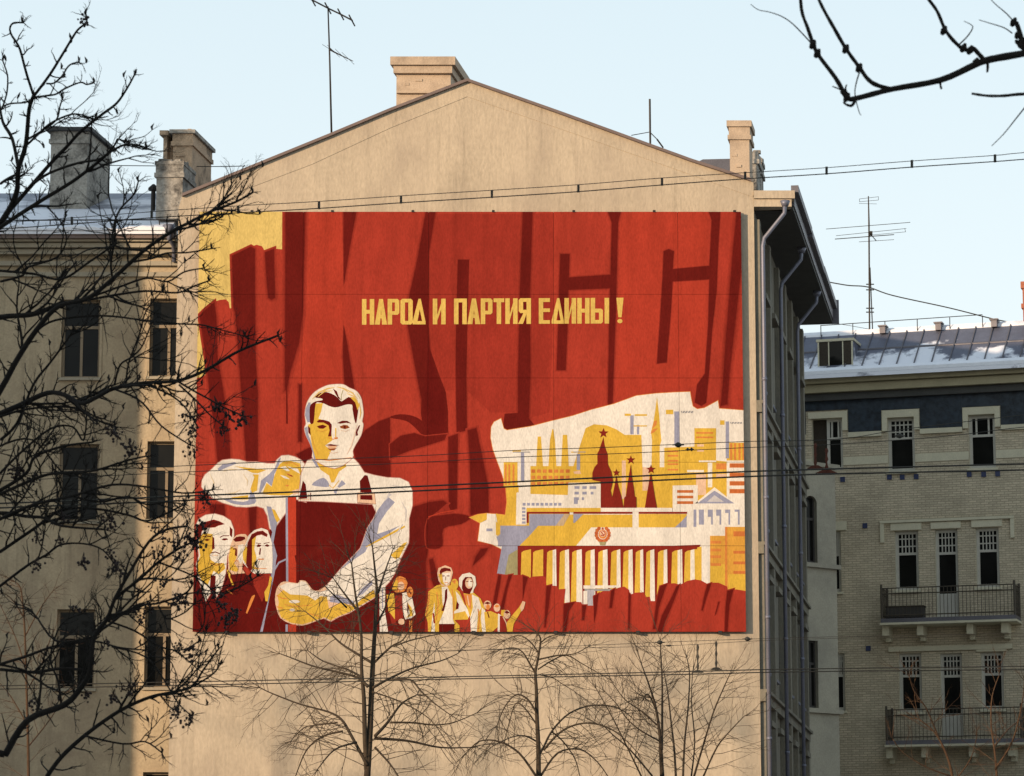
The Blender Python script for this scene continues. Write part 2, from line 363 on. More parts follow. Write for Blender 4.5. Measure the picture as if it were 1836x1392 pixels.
for q in uo:
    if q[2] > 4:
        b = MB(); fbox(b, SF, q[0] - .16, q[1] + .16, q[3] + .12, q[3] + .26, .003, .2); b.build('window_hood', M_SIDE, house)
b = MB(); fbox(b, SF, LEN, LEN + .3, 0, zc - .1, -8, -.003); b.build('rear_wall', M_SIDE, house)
# deep eaves: pink plastered return at the gable end, dark soffit behind
ez = P(1355, 343, YG).z; e2 = P(1355, 357, YG).z; e1 = P(1355, 371, YG).z
b = MB(); b.box(V((xr + .004, YG - .02, e1)), (.96, 0, 0), (0, .5, 0), (0, 0, e2 - e1 - .01)); b.box(V((xr + .004, YG - .08, e2)), (1.04, 0, 0), (0, .56, 0), (0, 0, ez - e2)); b.build('eaves_return', M_PLAS, house)
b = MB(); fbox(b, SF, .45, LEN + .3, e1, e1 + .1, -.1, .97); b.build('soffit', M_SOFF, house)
b = MB(); fbox(b, SF, .5, LEN + .32, e1 + .1, ez + .1, .74, 1.0); b.build('fascia', M_ROOFM, house)
for k, (a, c) in enumerate(((.2, 5.2), (5.3, 10.2), (10.3, 15.7))):
    b = MB(); fbox(b, SF, a, c, ez - .02 - .05 * (k % 2), ez + .16 - .05 * (k % 2), .94, 1.13); b.build('gutter', M_ROOFM, house)
b = MB(); fbox(b, SF, LEN + .28, LEN + .36, e1 - .02, ez + .3, .0, 1.17); b.build('gutter_end', M_ROOFM, house)
# downpipes
for (ex, ey, wx, wy) in ((1400, 385, 1369, 437), (1431, 462, 1401, 515), (1453, 575, 1431, 602)):
    u, z = SF.px(wx, wy, .28); z = min(z, e1 - .9)
    p0 = SF.pt(u, e1 + .02, .84); p1 = SF.pt(u, e1 - .32, .82); p2 = SF.pt(u, e1 - .95, .3); p3 = SF.pt(u, e1 - 1.15, .26)
    b = MB(); b.tube([p0, p1, p2, p3, SF.pt(u, 0.2, .26)], .052, 8); dp = b.build('downpipe', M_PIPE, house, True)
    for zz in (4, 7, 10, 13, 16): q = MB(); q.tube([SF.pt(u, zz, .26), SF.pt(u, zz + .08, .26)], .066, 8); q.build('collar', M_PIPE, dp, True)
    q = MB(); q.tube([SF.pt(u, e1 - .14, .84), SF.pt(u, e1 + .0, .84)], [.08, .13], 8); q.build('hopper', M_PIPE, dp, True)
# attic block at the back right and chimneys
a, c = P(1234, 286, 88), P(1312, 281, 88); z0 = P(1300, 345, 88).z
b = MB(); b.prism([V((a.x, 88, z0)), V((c.x + .4, 88, z0)), V((c.x + .4, 88, c.z - .05)), V((a.x + .4, 88, a.z)), V((a.x, 88, a.z - .2))], E9 * 3); b.build('attic_block', M_ROOFM, house)
c1 = chimney('chimney', house, 711, 808, 108, 215, YG + .9, 2.3, M_CHIMC, 1, lip=.1, cap_h=.06)
b = MB(); a, c = P(704, 110, YG + .8), P(812, 110, YG + .8)
for (h0, h1, ex) in ((-.32, -.12, .02), (-.12, .1, .10)):
    b.box(a + V((-ex + .04, -ex, h0)), ((c - a).x + 2 * ex - .08, 0, 0), E9 * (2.3 + 2 * ex), (0, 0, h1 - h0))
b.box(a + V((.1, -.0, -.85)), ((c - a).x - .2, 0, 0), E9 * 2.32, (0, 0, .06))
b.build('chimney_cornice', M_CHIMC, c1)
# cap rises to a low metal sheet
chimney('chimney', house, 1308, 1343, 228, 345, YG + 1.0, .9, M_CHIMC, 1, capm=M_CHIMC, lip=.07, cap_h=.16)
chimney('chimney', house, 1340, 1358, 272, 350, YG + 4.2, .8, M_CHIM, 0)
chimney('chimney', house, 1347, 1364, 292, 350, YG + 6.8, .8, M_CHIM, 1, capm=M_CHIM, lip=.05)
# ------------------------------------------------------------------ left neighbour
LF = Fac(0, 84.4, 1, 0)
left = thing('apartment_house', 'shaded plastered apartment house with a snowy roof behind the bare tree on the left', 'building', (-14, 84.4, 0))
lops = [op(LF, *q) for q in ((113, 538, 177, 678), (108, 797, 175, 935), (103, 1093, 168, 1235), (98, 1392, 164, 1530),
                             (270, 536, 334, 676), (265, 792, 330, 932), (261, 1088, 326, 1233), (257, 1385, 322, 1528))]
wu0 = -30; wu1 = P(345, 800, 84.4).x; lz = LF.px(150, 424)[1]
wall(LF, wu0, wu1, 0, lz - .1, lops, M_PLASL, .26, 'wall', left)
for i, q in enumerate(lops):
    wd = window(LF, *q, left, d=-.17, mf=M_FRAME, ms=M_MOULD)
    # the reveal is plastered paler, with a narrow architrave
    g = MB(); t = .07
    fbox(g, LF, q[0] - t, q[0] - .003, q[2], q[3] + t, .002, .035); fbox(g, LF, q[1] + .003, q[1] + t, q[2], q[3] + t, .002, .035); fbox(g, LF, q[0] - .002, q[1] + .002, q[3] + .003, q[3] + t, .002, .033)
    g.build('architrave', M_PLASL, left)
b = MB()
for (y0, y1, d) in ((428, 440, .50), (441, 449, .38), (450, 459, .24), (470, 478, .13), (489, 497, .09)):
    za, zb = LF.px(150, y0)[1], LF.px(150, y1)[1]; fbox(b, LF, wu0, wu1 - .3, zb, za - .004, .003, d)
b.build('cornice', M_MOULD, left)
b = MB(); za, zb = LF.px(150, 415, .62)[1], LF.px(150, 427, .62)[1]; fbox(b, LF, wu0, wu1 - .45, zb, za, -.2, .62); b.build('eaves_board', M_COP, left)
ze = LF.px(150, 414, .62)[1]; rx = P(305, 400, 84).x
rid = P(240, 347, 90.5); rz = rid.z
b = MB(); b.prism([V((wu0, 83.7, ze)), V((wu0, 90.5, rz)), V((wu0, 97, ze)), V((wu0, 97, ze - .1)), V((wu0, 83.7, ze - .1))], (rx - wu0, 0, 0)); lr = b.build('roof', M_SNOWR, left)
# snow lip on the eaves
b = MB(); random.seed(4); n = 60; x0 = wu0 + 10; tp = []
for k in range(n + 1):
    x = x0 + (rx + .08 - x0) * k / n; hh = .09 + .05 * math.sin(k * .7) + random.uniform(-.02, .03); tp.append((x, hh, .30 + .12 * math.sin(k * .31 + 1) + random.uniform(-.05, .05)))
for k in range(n):
    (xa, ha, wa), (xb, hb, wb) = tp[k], tp[k + 1]; sl = (rz - ze) / 6.8
    A = [V((xa, 83.66, ze - .01)), V((xa, 83.66, ze + ha * .7)), V((xa, 83.8, ze + ha + .02)), V((xa, 83.7 + wa * 2, ze + sl * wa * 2 + .003))]
    B = [V((xb, 83.66, ze - .01)), V((xb, 83.66, ze + hb * .7)), V((xb, 83.8, ze + hb + .02)), V((xb, 83.7 + wb * 2, ze + sl * wb * 2 + .003))]
    for j in range(3): b.face([A[j], B[j], B[j + 1], A[j + 1]])
b.build('snow_lip', M_SNOW, lr, True)
# guard rail along the roof edge
b = MB(); ya = 84.6; zr_ = ze + .28
b.tube([V((-14, ya, zr_ + .18)), V((rx - .2, ya, zr_ + .2))], .018, 5); b.tube([V((-14, ya, zr_)), V((rx - .2, ya, zr_ + .02))], .012, 5)
for k in range(8): b.tube([V((-13.6 + k * .72, ya, ze + .1)), V((-13.6 + k * .72, ya, zr_ + .2))], .016, 5)
b.build('roof_rail', M_IRON, lr)
# chimneys of the left house and the soot black one against the gable
E3 = V((math.sin(R_(9)), math.cos(R_(9)), 0))
chimney('chimney', left, 92, 158, 236, 380, 87.5, 2.2, M_CHIM, 1, lip=.13, cap_h=.1, e=E3)
M_CH2 = mat('chimney_sooty', (.50, .36, .24), .95, .2, 2.2, 20, .7, stain=(.04, .035, .03), stain_amt=.95, stain_scale=1.3)
cc = chimney('chimney', left, 311, 345, 240, 372, 86.5, 2.1, M_CH2, 1, capm=M_CHIM, lip=.09, cap_h=.1, e=E3)
b = MB(); A, C_ = P(293, 240, 86.5), P(299.5, 240, 86.5); b.box(V((A.x, 86.52, cc.data.vertices[0].co.z)), ((C_ - A).x, 0, 0), E3 * 2.0, (0, 0, A.z - .05 - cc.data.vertices[0].co.z)); b.box(V((C_.x - .01, 86.8, cc.data.vertices[0].co.z)), (.22, 0, 0), E3 * 1.8, (0, 0, A.z - .12 - cc.data.vertices[0].co.z))
b.box(V((A.x - .1, 86.44, A.z - .05)), (.24, 0, 0), E3 * 2.2, (0, 0, .13)); b.build('flue', M_CH2, cc)
chimney('chimney', left, 281, 328, 296, 392, 84.9, 1.2, M_CHIM, 1, capm=M_CHIM, lip=.04, cap_h=.1, e=E3)
b = MB(); p = P(275, 345, 85.6); b.tube([p + V((0, 0, -.5)), p + V((0, 0, .05))], .06, 8); b.tube([p + V((0, 0, .05)), p + V((0, 0, .12)), p + V((0, 0, .22))], [.14, .14, .03], 8); b.build('vent_pipe', M_IRON, left)
# hopper and rainwater pipe in the corner between the two houses
b = MB(); p = P(300, 432, 83.8)
b.tube([P(303, 412, 83.7), P(303, 428, 83.7), P(311, 440, 84.0), P(312, 452, 84.2), P(312, 470, 84.2)], .06, 8); b.tube([P(303, 404, 83.7), P(303, 418, 83.7)], [.17, .08], 8)
b.build('rainwater_hopper', M_PIPE, left, True)
# ------------------------------------------------------------------ far house across the yard, on the right
q0 = P(1636, 800, 103); RF = Fac(q0.x, q0.y, math.cos(R_(17.5)), -math.sin(R_(17.5)))
far = thing('brick_house', 'pale brick house with balconies and a blue tiled frieze across the yard on the right', 'building', (q0.x, q0.y, 0))
ru0 = RF.px(1425, 800)[0]; ru1 = RF.px(1990, 800)[0]
rops = {'a': (1591, 750, 1641, 845), 'b': (1736, 745, 1786, 839), 'c': (1604, 953, 1648, 1058), 'd': (1676, 950, 1720, 1106), 'e': (1749, 947, 1793, 1053),
        'f': (1611, 1172, 1654, 1277), 'g': (1685, 1172, 1728, 1322), 'h': (1758, 1170, 1801, 1272), 'i': (1490, 953, 1509, 1062), 'j': (1490, 1172, 1516, 1275), 'k': (1455, 752, 1512, 843)}
ro = {k: op(RF, *v) for k, v in rops.items()}
for k, dx in (('a2', 290), ): pass
zt = RF.px(1636, 706)[1]
sh = ro['b'][0] - ro['a'][0]
for nm, src, dd in (('b2', 'b', sh), ('e2', 'e', 4.2), ('h2', 'h', 4.2)): ro[nm] = (ro[src][0] + dd, ro[src][1] + dd, ro[src][2], ro[src][3])
low = [(q[0], q[1], q[2] - 3.85, q[3] - 3.85) for q in (ro['f'], ro['g'], ro['h'], ro['j'])]
wall(RF, ru0, ru1, 0, zt, list(ro.values()) + low, M_BRK, .3, 'wall', far, uv=True, mrev=M_TRIM)
for k, q in ro.items():
    if k == 'k': continue
    st = 'side' if k in ('b', ) else 'grid'
    window(RF, *q, far, d=-.14, style=st, mf=M_FRAMEW, ms=M_TRIM, tr=.62 if k not in 'dg' else .73, sill=k not in ('d', 'g'))
for q in low: window(RF, *q, far, d=-.14, style='grid', mf=M_FRAMEW, ms=M_TRIM)
# white lower door panels on the balconies
for k in ('d', 'g'):
    q = ro[k]; b = MB(); fbox(b, RF, q[0] + .05, q[1] - .05, q[2] + .02, q[2] + .75, -.19, -.135); b.build('door_panel', M_FRAMEW, far)
# trim around the top windows
def trim(q, w_=.17, h_=.24, low_=.0, dn=None, d=.07):
    g = MB(); z0 = dn if dn is not None else q[2]
    fbox(g, RF, q[0] - w_, q[0] - .002, z0, q[3] + h_, .003, d); fbox(g, RF, q[1] + .002, q[1] + w_, z0, q[3] + h_, .003, d); fbox(g, RF, q[0] - .001, q[1] + .001, q[3] + .003, q[3] + h_, .003, d - .003)
    return g.build('window_surround', M_TRIM, far)
zf = RF.px(1690, 770)[1]
for k in ('a', 'b', 'b2'): trim(ro[k], dn=ro[k][3] - .42)
q = ro['k']; g = MB(); fbox(g, RF, q[1] + .002, q[1] + .17, q[3] - .42, q[3] + .2, .003, .07); fbox(g, RF, q[0] - .1, q[1] + .001, q[3] + .003, q[3] + .2, .003, .067); g.build('window_surround', M_TRIM, far)
for k in 'ceh':
    q = ro[k]; g = MB()
    fbox(g, RF, q[0] - .12, q[1] + .12, q[3] + .02, q[3] + .24, .003, .06); g.build('lintel', M_TRIM, far)
q = ro['d']; g = MB(); fbox(g, RF, q[0] - .12, q[1] + .12, q[3] + .02, q[3] + .22, .003, .06); g.build('lintel', M_TRIM, far)
g = MB(); fbox(g, RF, ro['c'][0] - .45, ro['e'][1] + .5, ro['c'][3] + .26, ro['c'][3] + .34, .003, .1); fbox(g, RF, ro['c'][0] - .45, ro['c'][0] - .33, ro['c'][3] - .35, ro['c'][3] + .26, .003, .08); fbox(g, RF, ro['e'][1] + .38, ro['e'][1] + .5, ro['c'][3] - .35, ro['c'][3] + .26, .003, .08); g.build('hood_moulding', M_TRIM, far)
g = MB(); q = ro['i']; fbox(g, RF, q[0], q[1] + .2, q[3] + .02, q[3] + .3, .003, .06); g.build('lintel', M_TRIM, far)
g = MB(); fbox(g, RF, ro['f'][0] - .3, ro['h'][1] + .3, ro['f'][3] + .05, ro['f'][3] + .2, .003, .09); g.build('lintel', M_TRIM, far)
# dark board beside the street house; its colour paints the shade of a deep opening
q = ro['k']; g = MB(); fbox(g, RF, q[0], q[1] - .55, q[2], q[3], -.3, -.25); g.build('shutter_or_recess_back', M_DARKW, far)
window(RF, q[1] - .54, q[1], q[2], q[3], far, d=-.14, style='side', mf=M_FRAMEW, tr=.62, sill=False)
# blue tiled frieze, in panels between the window surrounds
zf0 = RF.px(1690, 768)[1]; zf1 = RF.px(1636, 706)[1]
edges = sorted([ru0] + [x for k in ('k', 'a', 'b', 'b2') for x in (ro[k][0] - .19, ro[k][1] + .19)] + [ru1])
for i in range(0, len(edges) - 1, 2):
    if edges[i + 1] > edges[i]:
        g = MB(); fbox(g, RF, edges[i], edges[i + 1], zf0, zf1, .004, .03); g.build('tile_frieze', M_TILE, far)
for k in ('k', 'a', 'b', 'b2'):
    q = ro[k]; g = MB(); fbox(g, RF, q[0] - .188, q[1] + .188, q[3] + .26, zf1, .004, .028); g.build('tile_frieze', M_TILE, far)
# ledge under the frieze and a raised band across the piers
g = MB(); zz = RF.px(1690, 781)[1]; es = [edges[0]] + edges[1:]
z1_ = RF.px(1690, 812)[1]
for i in range(0, len(edges) - 1, 2):
    g = MB(); fbox(g, RF, edges[i], edges[i + 1], zf0 - .16, zf0 - .003, .003, .1); g.build('ledge', M_TRIM, far)
    g = MB(); fbox(g, RF, edges[i] - .18 * (i > 0), edges[i + 1] + .18, z1_ - .26, z1_, .003, .02); g.build('band', M_TRIM, far)
# cornice and eaves
g = MB()
for (ya, yb, d) in ((668, 676, .72), (677, 689, .55), (690, 704, .38)):
    za, zb = RF.px(1636, ya - 5)[1], RF.px(1636, yb - 5)[1]; fbox(g, RF, ru0, ru1, zb, za - .003, -.1, d)
g.build('cornice', M_CORN, far)
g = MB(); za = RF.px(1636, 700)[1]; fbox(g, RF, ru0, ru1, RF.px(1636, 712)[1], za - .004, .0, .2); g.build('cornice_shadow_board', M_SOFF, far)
# small blue squares under the sills
for (x, y) in ((1595, 856), (1618, 856), (1643, 855), (1738, 851), (1764, 851), (1789, 850), (1511, 860), (1551, 943), (1557, 1163)):
    u, z = RF.px(x, y); g = MB(); fbox(g, RF, u - .075, u + .075, z - .08, z + .08, .004, .04); g.build('glazed_tile', M_BLUE, far)
# roof: tall metal slope with patches of snow
rzE = RF.px(1636, 663, .8)[1]; rzR = RF.px(1636, 592, -1.5)[1]
b = MB(); A = [RF.pt(ru0 - 1, rzE, .8), RF.pt(ru0 - 1, rzR, -1.5), RF.pt(ru0 - 1, rzR - .1, -1.6), RF.pt(ru0 - 1, rzE - .12, .8)]
b.prism(A, RF.u * (ru1 - ru0 + 1)); rf = b.build('roof', M_SNOWP, far)
def rpt(u, t, up=0): return RF.pt(u, rzE + (rzR - rzE) * t + up, .8 - 2.3 * t)
u = ru0 - .5; k = 0
while u < ru1:
    g = MB(); g.prism([rpt(u, .12, .003), rpt(u, 1, .003), rpt(u, 1, .05), rpt(u, .12, .05)], RF.u * .035); g.build('roof_seam', M_ROOFM, rf); u += .56; k += 1
g = MB(); g.prism([rpt(ru0, .55, .004), rpt(ru0, .57, .004), rpt(ru0, .57, .04), rpt(ru0, .55, .04)], RF.u * (ru1 - ru0)); g.build('roof_joint', M_ROOFM, rf)
g = MB(); g.prism([rpt(ru0, 0, .01), rpt(ru0, .1, .01), rpt(ru0, .085, .10), rpt(ru0, .0, .12)], RF.u * (ru1 - ru0)); g.build('snow_lip', M_SNOW, rf)
g = MB(); g.prism([rpt(ru0, .96, .0), rpt(ru0, 1.02, .0), rpt(ru0, 1.02, .08), rpt(ru0, .97, .06)], RF.u * (ru1 - ru0)); g.build('ridge_roll', M_SNOW, rf)
# dormer with wooden shutters
a = RF.px(1466, 612, .3); c = RF.px(1530, 660, .3)
g = MB(); fbox(g, RF, a[0], c[0], c[1] - .1, a[1], -2.4, .3); dm = g.build('dormer', M_SNOWP, far)
g = MB(); w_ = c[0] - a[0]; zb, zt_ = c[1] - .02, a[1] - .05
fbox(g, RF, a[0] - .04, c[0] + .04, a[1] - .04, a[1] + .04, -2.4, .36); fbox(g, RF, a[0], a[0] + .05, zb, zt_, .3, .34); fbox(g, RF, c[0] - .05, c[0], zb, zt_, .3, .34); fbox(g, RF, a[0] + .05, c[0] - .05, zb - .06, zb, .3, .34)
fbox(g, RF, a[0] + w_ * .3, a[0] + w_ * .33, zb, zt_, .3, .335); fbox(g, RF, a[0] + w_ * .7, a[0] + w_ * .73, zb, zt_, .3, .335)
g.build('dormer_frame', M_TRIM, dm)
g = MB(); fbox(g, RF, a[0] + .05, c[0] - .05, zb, zt_, .301, .31); g.build('pane', GLASS, dm)
for s0, s1 in ((.06, .3), (.73, .94)):
    g = MB(); fbox(g, RF, a[0] + w_ * s0, a[0] + w_ * s1, zb, zt_, .311, .325); g.build('shutter_or_recess_back', M_DARKW, dm)
# ridge vents, rail, chimney
for x in (1584, 1684, 1784):
    u, z = RF.px(x, 592, -1.4); g = MB(); fbox(g, RF, u - .09, u + .09, rzR - .1, rzR + .12, -1.5, -1.2); fbox(g, RF, u - .14, u + .14, rzR + .12, rzR + .16, -1.55, -1.15); g.build('roof_vent', M_ROOFM, far)
b = MB(); u0_, u1_ = RF.px(1472, 600, -1.4)[0], RF.px(1762, 588, -1.4)[0]; zz = rzR + .2
b.tube([RF.pt(u0_, zz + .1, -1.4), RF.pt(u1_, zz + .15, -1.4)], .014, 5)
for i in range(6): uu = u0_ + (u1_ - u0_) * i / 5; b.tube([RF.pt(uu, rzR - .05, -1.4), RF.pt(uu, zz + .12, -1.4)], .015, 5)
b.build('roof_rail', M_IRON, far)
u, z = RF.px(1833, 512, -1.5); z0 = RF.px(1833, 640, -1.5)[1]
g = MB(); fbox(g, RF, u, u + .9, z0 - 1, z, -2.4, -1.5); fbox(g, RF, u - .05, u + .95, z - .1, z + .12, -2.45, -1.45); fbox(g, RF, u - .05, u + .95, z - .75, z - .6, -2.45, -1.45); g.build('chimney', M_RUSTB, far)
# balconies
def balcony(x0, x1, yr, ys, ybr, bx):
    u0, zr = RF.px(x0, yr, 1.0); u1, _ = RF.px(x1, yr, 1.0); zs = RF.px((x0 + x1) / 2, ys, 1.0)[1]
    zr = zs + .95; g = MB(); fbox(g, RF, u0, u1, zs - .13, zs, .003, 1.0); bal = g.build('balcony', M_ROOFM, far)
    g = MB(); fbox(g, RF, u0 - .03, u1 + .03, zs - .2, zs - .132, .0, 1.04); g.build('balcony_edge', M_TRIM, bal)
    g = MB()
    for (p, q) in (((u0 + .03, .97), (u1 - .03, .97)), ((u0 + .03, .97), (u0 + .03, .02)), ((u1 - .03, .97), (u1 - .03, .02))):
        for zz in (zr, zs + .1, zr - .18): g.tube([RF.pt(p[0], zz, p[1]), RF.pt(q[0], zz, q[1])], .018, 4)
    for uu, dd in ((u0 + .03, .97), (u1 - .03, .97), (u0 + .03, .02), (u1 - .03, .02)): g.tube([RF.pt(uu, zs, dd), RF.pt(uu, zr + .12, dd)], .04, 6)
    g.build('railing', M_RAIL, bal)
    n = int((u1 - u0) / .115)
    bm_ = None
    for i in range(1, n):
        uu = u0 + (u1 - u0) * i / n
        if bm_ is None:
            g = MB(); g.tube([RF.pt(uu, zs, .97), RF.pt(uu, zr, .97)], .009, 4); bm_ = g.build('baluster', M_RAIL, bal); base_u = uu
        else:
            c_ = bm_.copy(); COL.objects.link(c_); c_.location = RF.u * (uu - base_u)
    for sd_ in (u0 + .03, u1 - .03):
        for i in range(1, 8):
            dd = .97 * i / 8; c_ = bm_.copy(); COL.objects.link(c_); c_.location = RF.u * (sd_ - base_u) + RF.n * (dd - .97)
    for x in bx:
        ub = RF.px(x, ybr, .5)[0]; g = MB(); fbox(g, RF, ub - .1, ub + .1, zs - .52, zs - .202, .002, .75); fbox(g, RF, ub - .08, ub + .08, zs - .66, zs - .522, .002, .3); g.build('bracket', M_TRIM, bal)
    return u0, u1, zs
bu = balcony(1578, 1820, 1058, 1106, 1122, (1590, 1652, 1741, 1803))
balcony(1587, 1832, 1275, 1326, 1335, (1597, 1660, 1745, 1815))
# ------------------------------------------------------------------ grey plastered annex wedged behind the corner house
a0 = P(1434, 900, 98.2); AF = Fac(a0.x, a0.y, math.sin(R_(52)), math.cos(R_(52))); AF.n = V((AF.u.y, -AF.u.x, 0))
annex = thing('annex', 'narrow grey plastered annex squeezed between the street front and the brick house', 'building', (a0.x, a0.y, 0))
au1 = AF.px(1498, 900)[0]; zA = AF.px(1470, 838)[1]
ao = [op(AF, 1443, 888, 1466, 1010), op(AF, 1448, 1148, 1468, 1270)]
wall(AF, -.6, au1, 0, zA, ao, M_GREY, .22, 'wall', annex)
for q in ao: window(AF, *q, annex, d=-.12, mf=M_FRAMED, sill=False)
q = ao[0]; g = MB(); n = 10; um = (q[0] + q[1]) / 2; hw = (q[1] - q[0]) / 2
for s in (-1, 1):
    pp = [AF.pt(um + s * hw, q[3] + .003, .003)] + [AF.pt(um + s * hw * math.cos(math.pi / 2 * i / n), q[3] - hw * .9 + hw * .9 * math.sin(math.pi / 2 * i / n), .003) for i in range(n + 1)]
    g.prism(pp, -AF.n * .1)
g.build('arch_spandrel', M_GREY, annex)
g = MB()
for y in (1013, 1273): z = AF.px(1470, y)[1]; fbox(g, AF, -.6, au1 + .08, z - .1, z + .03, .002, .12)
g.build('string_course', M_GREY, annex)
g = MB(); fbox(g, AF, -.6, au1 + .1, zA, zA + .12, -2.0, .12); g.build('parapet', M_GREY, annex)
g = MB(); p = AF.pt(au1, 0, 0); g.box(p + V((0, .002, 0)), (0, 5.6, 0), (-.2, 0, 0), (0, 0, zA)); g.build('side_wall', M_GREY, annex)
# ------------------------------------------------------------------ neighbouring block out of frame that throws its shade over the left house
CBX, CBY = P(252, 800, 84.4).x - 20 * math.sin(SUN_AZ), 84.4 - 20 * math.cos(SUN_AZ)
blk = thing('neighbour_block', 'tall plastered block outside the left edge of the view', 'building', (CBX - 8, CBY + 10, 0))
BF = Fac(CBX - 16, CBY, 1, 0); bo = []
for i in range(5):
    for j in range(6): bo.append((1.2 + i * 3, 2.3 + i * 3, 1.2 + j * 3.8, 3.2 + j * 3.8))
wall(BF, 0, 16, 0, 26.6, bo, M_PLASL, .25, 'wall', blk)
for q in bo: window(BF, *q, blk, mf=M_FRAMEW)
g = MB(); g.box((CBX - 16, CBY + .3, 0), (16, 0, 0), (0, 84.2 - CBY - .3, 0), (0, 0, 26.6)); g.build('body', M_PLASL, blk)
g = MB(); g.box((CBX - 16.3, CBY - .3, 26.6), (16.3, 0, 0), (0, 84.2 - CBY + .2, 0), (0, 0, .5)); g.build('roof', M_ROOFM, blk)

YBX = 19.5  # unseen block added to cut the skylight reaching the brick house
yb = thing('added_yard_block', 'added dark brick block, unseen beyond the right edge, that dims the yard', 'building', (YBX + 5, 80, 0))
DKB = brickmat('dark_brick', (.16, .10, .07), (.13, .08, .06), (.12, .11, .10))
g = MB(); g.box((YBX, 68, 0), (11, 0, 0), (0, 22, 0), (0, 0, 11)); g.build('body', DKB, yb)
g = MB(); g.box((YBX - .3, 67.7, 11), (11.6, 0, 0), (0, 22.6, 0), (0, 0, .4)); g.build('roof', M_ROOFM, yb)
for i in range(4):
    for j in range(2):
        g = MB(); g.box((YBX - .03, 70 + i * 5, 2 + j * 4.2), (.06, 0, 0), (0, 1.2, 0), (0, 0, 1.9)); g.build('window', GLASS, yb)
sb = thing('street_block', 'plastered house behind the camera that keeps the near trees in shade', 'building', (-33, -17, 0))
SB = Fac(-52, -2, 1, 0); SB.n = V((0, 1, 0)); so = [(1.5 + i * 3, 2.7 + i * 3, 1.4 + j * 3.8, 3.4 + j * 3.8) for i in range(12) for j in range(4)]
g = MB(); g.box((-52, -30, 0), (38, 0, 0), (0, 27.9, 0), (0, 0, 17.4)); g.build('body', M_SIDE, sb)
g = MB(); g.box((-52.3, -30.3, 17.4), (38.6, 0, 0), (0, 28.6, 0), (0, 0, .6)); g.build('roof', M_ROOFM, sb)
for q in so: g = MB(); fbox(g, SB, q[0], q[1], q[2], q[3], -.12, -.06); g.build('window', GLASS, sb)
# low wooden crate on the upper balcony
u_, z_ = RF.px(1590, 1103, .8)[0], bu[2]; cr = thing('crate', 'dark low chest standing on the left end of the upper balcony', 'chest', tuple(RF.pt(u_, z_, .8)))
g = MB(); fbox(g, RF, u_, u_ + 1.15, z_ + .04, z_ + .36, .45, .85); g.build('body', M_FRAMED, cr)
g = MB(); fbox(g, RF, u_ - .03, u_ + 1.18, z_ + .361, z_ + .4, .42, .88); g.build('lid', M_DARKW, cr)
# ------------------------------------------------------------------ the painted panel
YM = YG - .17
PC = {'R': (.298, .034, .0205), 'M': (.225, .023, .015), 'D': (.105, .0085, .0065), 'X': (0.0935, 0.0066, 0.0055), 'Y': (0.5500, 0.3520, 0.0495), 'L': (0.5500, 0.4125, 0.1375), 'W': (.635, .60, .54), 'B': (0.2475, 0.2585, 0.3520), 'O': (0.5280, 0.1925, 0.0495), 'P': (0.5830, 0.3960, 0.2750), 'V': (0.3630, 0.0396, 0.0198), 'G': (0.2695, 0.2475, 0.1320)}
def pmix(a, b, t): return tuple(x * (1 - t) + y * t for x, y in zip(a, b))
def pmat(c):
    k = 'paint_%02x%02x%02x' % tuple(int(q * 255) for q in c)
    return mat(k, c, .9, .17, 1.6, 22, 0, 0, .04, stain=tuple(q * .72 for q in c), stain_amt=.5, stain_scale=.9, stretch=(1.4, 1, .5), streak=.16)
def smooth(pts, n=4):
    out = []; m = len(pts)
    for i in range(m):
        p0, p1, p2, p3 = (V(pts[(i + j - 1) % m] + (0,)) for j in range(4))
        for k in range(n):
            t = k / n
            q = .5 * ((2 * p1) + (p2 - p0) * t + (2 * p0 - 5 * p1 + 4 * p2 - p3) * t * t + (3 * p1 - p0 - 3 * p2 + p3) * t ** 3)
            out.append((q.x, q.y))
    return out
def grow(pts, d):
    m = len(pts); A = sum(pts[i][0] * pts[(i + 1) % m][1] - pts[(i + 1) % m][0] * pts[i][1] for i in range(m)); s = 1 if A > 0 else -1; out = []
    for i in range(m):
        a, b, c = pts[i - 1], pts[i], pts[(i + 1) % m]
        e1 = (b[0] - a[0], b[1] - a[1]); e2 = (c[0] - b[0], c[1] - b[1]); l1 = math.hypot(*e1) or 1; l2 = math.hypot(*e2) or 1
        n1 = (e1[1] / l1, -e1[0] / l1); n2 = (e2[1] / l2, -e2[0] / l2); k = 1 + n1[0] * n2[0] + n1[1] * n2[1]; k = max(k, .5)
        out.append((b[0] + s * d * (n1[0] + n2[0]) / k, b[1] + s * d * (n1[1] + n2[1]) / k))
    return out
LAY = []      # (triangles in photo coordinates, colour)
def T(s): return [tuple(float(q) for q in p.split(',')) for p in s.split()]
def paint(c, pts, sm=0, soft=0, under='R'):
    if isinstance(pts, str): pts = T(pts)
    if isinstance(c, str): c = PC[c]
    if sm: pts = smooth(pts, sm)
    if soft:
        u = PC[under] if isinstance(under, str) else under
        for d, t in ((soft * 1.5, .2), (soft * .9, .42), (soft * .35, .7)): paint(pmix(u, c, t), grow(pts, d))
    LAY.append((pts, c))
def rect(c, x0, y0, x1, y1): paint(c, [(x0, y0), (x1, y0), (x1, y1), (x0, y1)])
def ell(c, x, y, rx, ry, n=12, rot=0): paint(c, [(x + rx * math.cos(a) * math.cos(rot) - ry * math.sin(a) * math.sin(rot), y + rx * math.cos(a) * math.sin(rot) + ry * math.sin(a) * math.cos(rot)) for a in [2 * math.pi * i / n for i in range(n)]])
